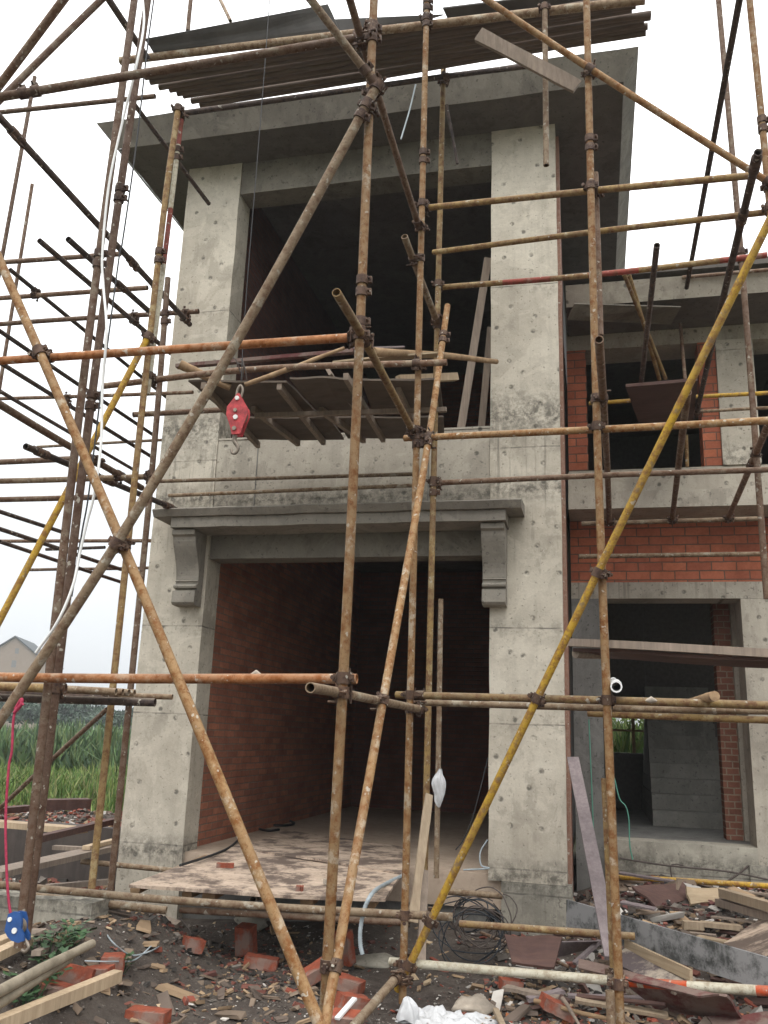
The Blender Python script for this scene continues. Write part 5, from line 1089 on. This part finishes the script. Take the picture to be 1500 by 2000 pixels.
def leafcloud(n, c, rx, ry, rz, size, seed, tints, lump=3):
    r = np.random.RandomState(seed); C0 = r.normal(0, 1, (lump * 6, 3)); C0 /= np.linalg.norm(C0, axis=1)[:, None]; C0 *= r.uniform(.25, .85, (len(C0), 1)); C0[:, 2] = np.abs(C0[:, 2]) * 1.1 - .25
    rr = r.uniform(.2, .42, len(C0)); i = r.randint(0, len(C0), n); d = r.normal(0, 1, (n, 3)); d /= np.linalg.norm(d, axis=1)[:, None]
    Pp = (C0[i] + d * rr[i][:, None] * r.uniform(.5, 1.05, (n, 1))) * [rx, ry, rz] + c
    a = r.normal(0, 1, (n, 3)); a /= np.linalg.norm(a, axis=1)[:, None]; b = np.cross(a, r.normal(0, 1, (n, 3))); b /= np.linalg.norm(b, axis=1)[:, None]
    s_ = size * r.uniform(.6, 1.4, (n, 1)); V = np.stack([Pp - a * s_, Pp - b * s_ * .5, Pp + a * s_, Pp + b * s_ * .5], 1).reshape(-1, 3)
    T_ = np.array(tints); base = T_[r.randint(0, len(T_), len(C0))][i] * r.uniform(.75, 1.25, (n, 1)); cc = np.ones((n, 4, 4)); cc[:, :, :3] = base[:, None]
    return V, cc
def crown(name, V, cc, parent):
    n = len(V) // 4; me = bpy.data.meshes.new(name); me.vertices.add(len(V)); me.vertices.foreach_set('co', V.ravel()); me.loops.add(n * 4); me.loops.foreach_set('vertex_index', np.arange(n * 4))
    me.polygons.add(n); me.polygons.foreach_set('loop_start', np.arange(n) * 4); me.polygons.foreach_set('loop_total', np.full(n, 4)); me.update(calc_edges=True); me.validate()
    a = me.color_attributes.new('tint', 'FLOAT_COLOR', 'POINT'); a.data.foreach_set('color', cc.ravel()); me.materials.append(MATS['foliage'])
    o = bpy.data.objects.new(name, me); C.objects.link(o); o.parent = parent; return o
TR = [(.03, .055, .035), (.04, .07, .04), (.05, .075, .05), (.025, .05, .035)]
treepx = [(-40, 70, 5), (5, 75, 4.2), (48, 60, 3.6), (80, 72, 4.6), (112, 64, 3.4), (140, 80, 5.2), (160, 70, 4.2), (196, 85, 3.6), (225, 66, 3.0), (258, 78, 3.8), (300, 90, 4.2)]
tl = ['leftmost far tree beyond the field', 'far tree at the left edge under the distant house', 'small far tree left of the paired uprights', 'far tree directly behind the paired uprights', 'low far bush right of the paired uprights', 'tallest dark far tree in the left gap', 'far tree right of the tallest dark one', 'pale far tree before the yellow flecked upright', 'low far bush behind the yellow flecked upright', 'far tree beside the left column foot', 'farthest tree hidden by the left column']
for i, (u, y, h) in enumerate(treepx):
    p = at(u, 1415, y); x = p[0]; t = empty('tree', tl[i], 'tree', (x, y, -1.5), 'far trees beyond the field')
    V_, cc = leafcloud(1500, np.array([0, 0, h * .58]), h * .75, h * .6, h * .42, .20, 40 + i, TR); crown('crown', V_, cc, t)
    b = MB(); b.tube([(0, 0, 0), (.05, 0, h * .3), (0, .05, h * .6)], .12, 8, rad=lambda s_: .15 - .08 * s_); b.build('trunk', 'bark', t)
for i, (x, y, h) in enumerate([(.6, 19, 3.4), (1.5, 17.5, 2.8), (2.2, 21, 3.6)]):
    t = empty('bush', ['bush seen through the garden window of the wing', 'bush behind the back wall of the wing, nearer one', 'bush behind the back wall of the wing, farther right'][i], 'bush', (x, y, -1.5))
    V_, cc = leafcloud(3500, np.array([0, 0, h * .45]), h * .5, h * .4, h * .45, .06, 60 + i, GT); crown('crown', V_, cc, t)
    b = MB(); b.tube([(0, 0, 0), (0, 0, h * .5)], .05, 8); b.build('trunk', 'bark', t)
# weeds in the lower left corner
def weed(label, u, v, n, rad, seed, h=.14):
    r = random.Random(seed); c = gp(u, v); e = empty('weed', label, 'weed', tuple(c), 'weeds in the lower left corner'); b = MB(); st = MB()
    for k in range(n):
        a = r.uniform(0, 6.28); d = rad * math.sqrt(r.random()); x, y = d * math.cos(a), d * math.sin(a) * .8; z = r.uniform(.02, h); s_ = r.uniform(.016, .032)
        if k % 4 == 0: st.tube([(x * .4, y * .4, -.02), (x, y, z)], .002, 5)
        ph = r.uniform(0, 6.28); dd = np.array([math.cos(ph), math.sin(ph), r.uniform(-.2, .5)]); sd = np.array([-math.sin(ph), math.cos(ph), r.uniform(-.3, .3)]); c0 = np.array([x, y, z])
        b.add([c0, c0 + dd * s_ + sd * s_ * .6, c0 + dd * s_ * 2.1, c0 + dd * s_ - sd * s_ * .6], [(0, 1, 2, 3)])
    mesh_obj('leaves', b.v, b.f, 'leaf', e); mesh_obj('stems', st.v, st.f, 'leaf', e)
weed('broad patch of green weeds behind the bark covered poles', 95, 1858, 90, .17, 1, .10)
weed('weeds growing beside the thin pale wire', 135, 1843, 70, .13, 2, .10)
weed('leafy weed hanging over the bark covered poles', 92, 1915, 60, .09, 3, .13)
weed('small weed at the foot of the pale timber tip', 238, 1892, 34, .07, 4, .08)
weed('small light green weed at the lower left corner', 46, 1968, 40, .08, 5, .1)
weed('weed tuft at the lower left edge under the poles', 60, 1945, 50, .12, 6, .1)
# ---- distant house
hs_ = empty('distant_house', 'beige gabled house far away beyond the field at the left edge', 'house', (-34.0, 47.0, -1.5))
MATS['farwall'] = plain('pale_render', (.24, .185, .145), .9, 2, .1); MATS['farroof'] = plain('slate_roof', (.055, .065, .07), .8, 3, .2); MATS['farwin'] = plain('dark_pane', (.16, .16, .16), .3)
def lp(b, n, mat, par=hs_): return mesh_obj(n, b.v, b.f, mat, par, (0, 0, 0), b.sm)
gw, gl, eh, ah = 5.0, 12.0, 10.6, 14.4
b = MB(); b.prism([(-gw, 0, 0), (gw, 0, 0), (gw, 0, eh), (0, 0, ah), (-gw, 0, eh)], (0, gl, 0)); wl = lp(b, 'wall', 'farwall')
for s_ in (-1, 1):
    b = MB(); o_ = .35; b.prism([(0, -o_, ah + .05), (s_ * (gw + o_), -o_, eh - .12), (s_ * (gw + o_), -o_, eh + .06), (0, -o_, ah + .25)], (0, gl + 2 * o_, 0)); lp(b, 'roof', 'farroof')
for (x, z, w, h) in ((.5, 12.3, .28, .7), (.3, 10.3, .35, .9), (-3.0, 8.6, .5, 1.0), (2.6, 7.2, .5, 1.0), (-.1, 7.2, .5, 1.0)):
    b = MB(); b.box(x - w, x + w, -.04, .05, z - h * .6, z + h * .6); lp(b, 'window', 'farwin')
hs_.rotation_euler = (0, 0, math.radians(22))
hs_.location = (-88.3, 120, -1.5)
# ---- thin humid air over the whole site (even density; sky outside it)
hz = MB(); hz.box(-170, 170, -8, 240, -2.6, 26); ho = hz.build('haze', 'steel'); ho.data.materials.clear()
m = bpy.data.materials.new('haze_air'); m.use_nodes = True; t = m.node_tree; t.nodes.clear(); o_ = t.nodes.new('ShaderNodeOutputMaterial'); v_ = t.nodes.new('ShaderNodeVolumePrincipled')
v_.inputs['Color'].default_value = (.90, .92, .94, 1); v_.inputs['Density'].default_value = .0012; v_.inputs['Anisotropy'].default_value = .2
t.links.new(v_.outputs[0], o_.inputs['Volume']); ho.data.materials.append(m); tag(ho, 'thin humid haze over the site and field', 'haze', None, 'stuff')
print('TUBES', len(TUBES), 'OBJ', len(bpy.data.objects))
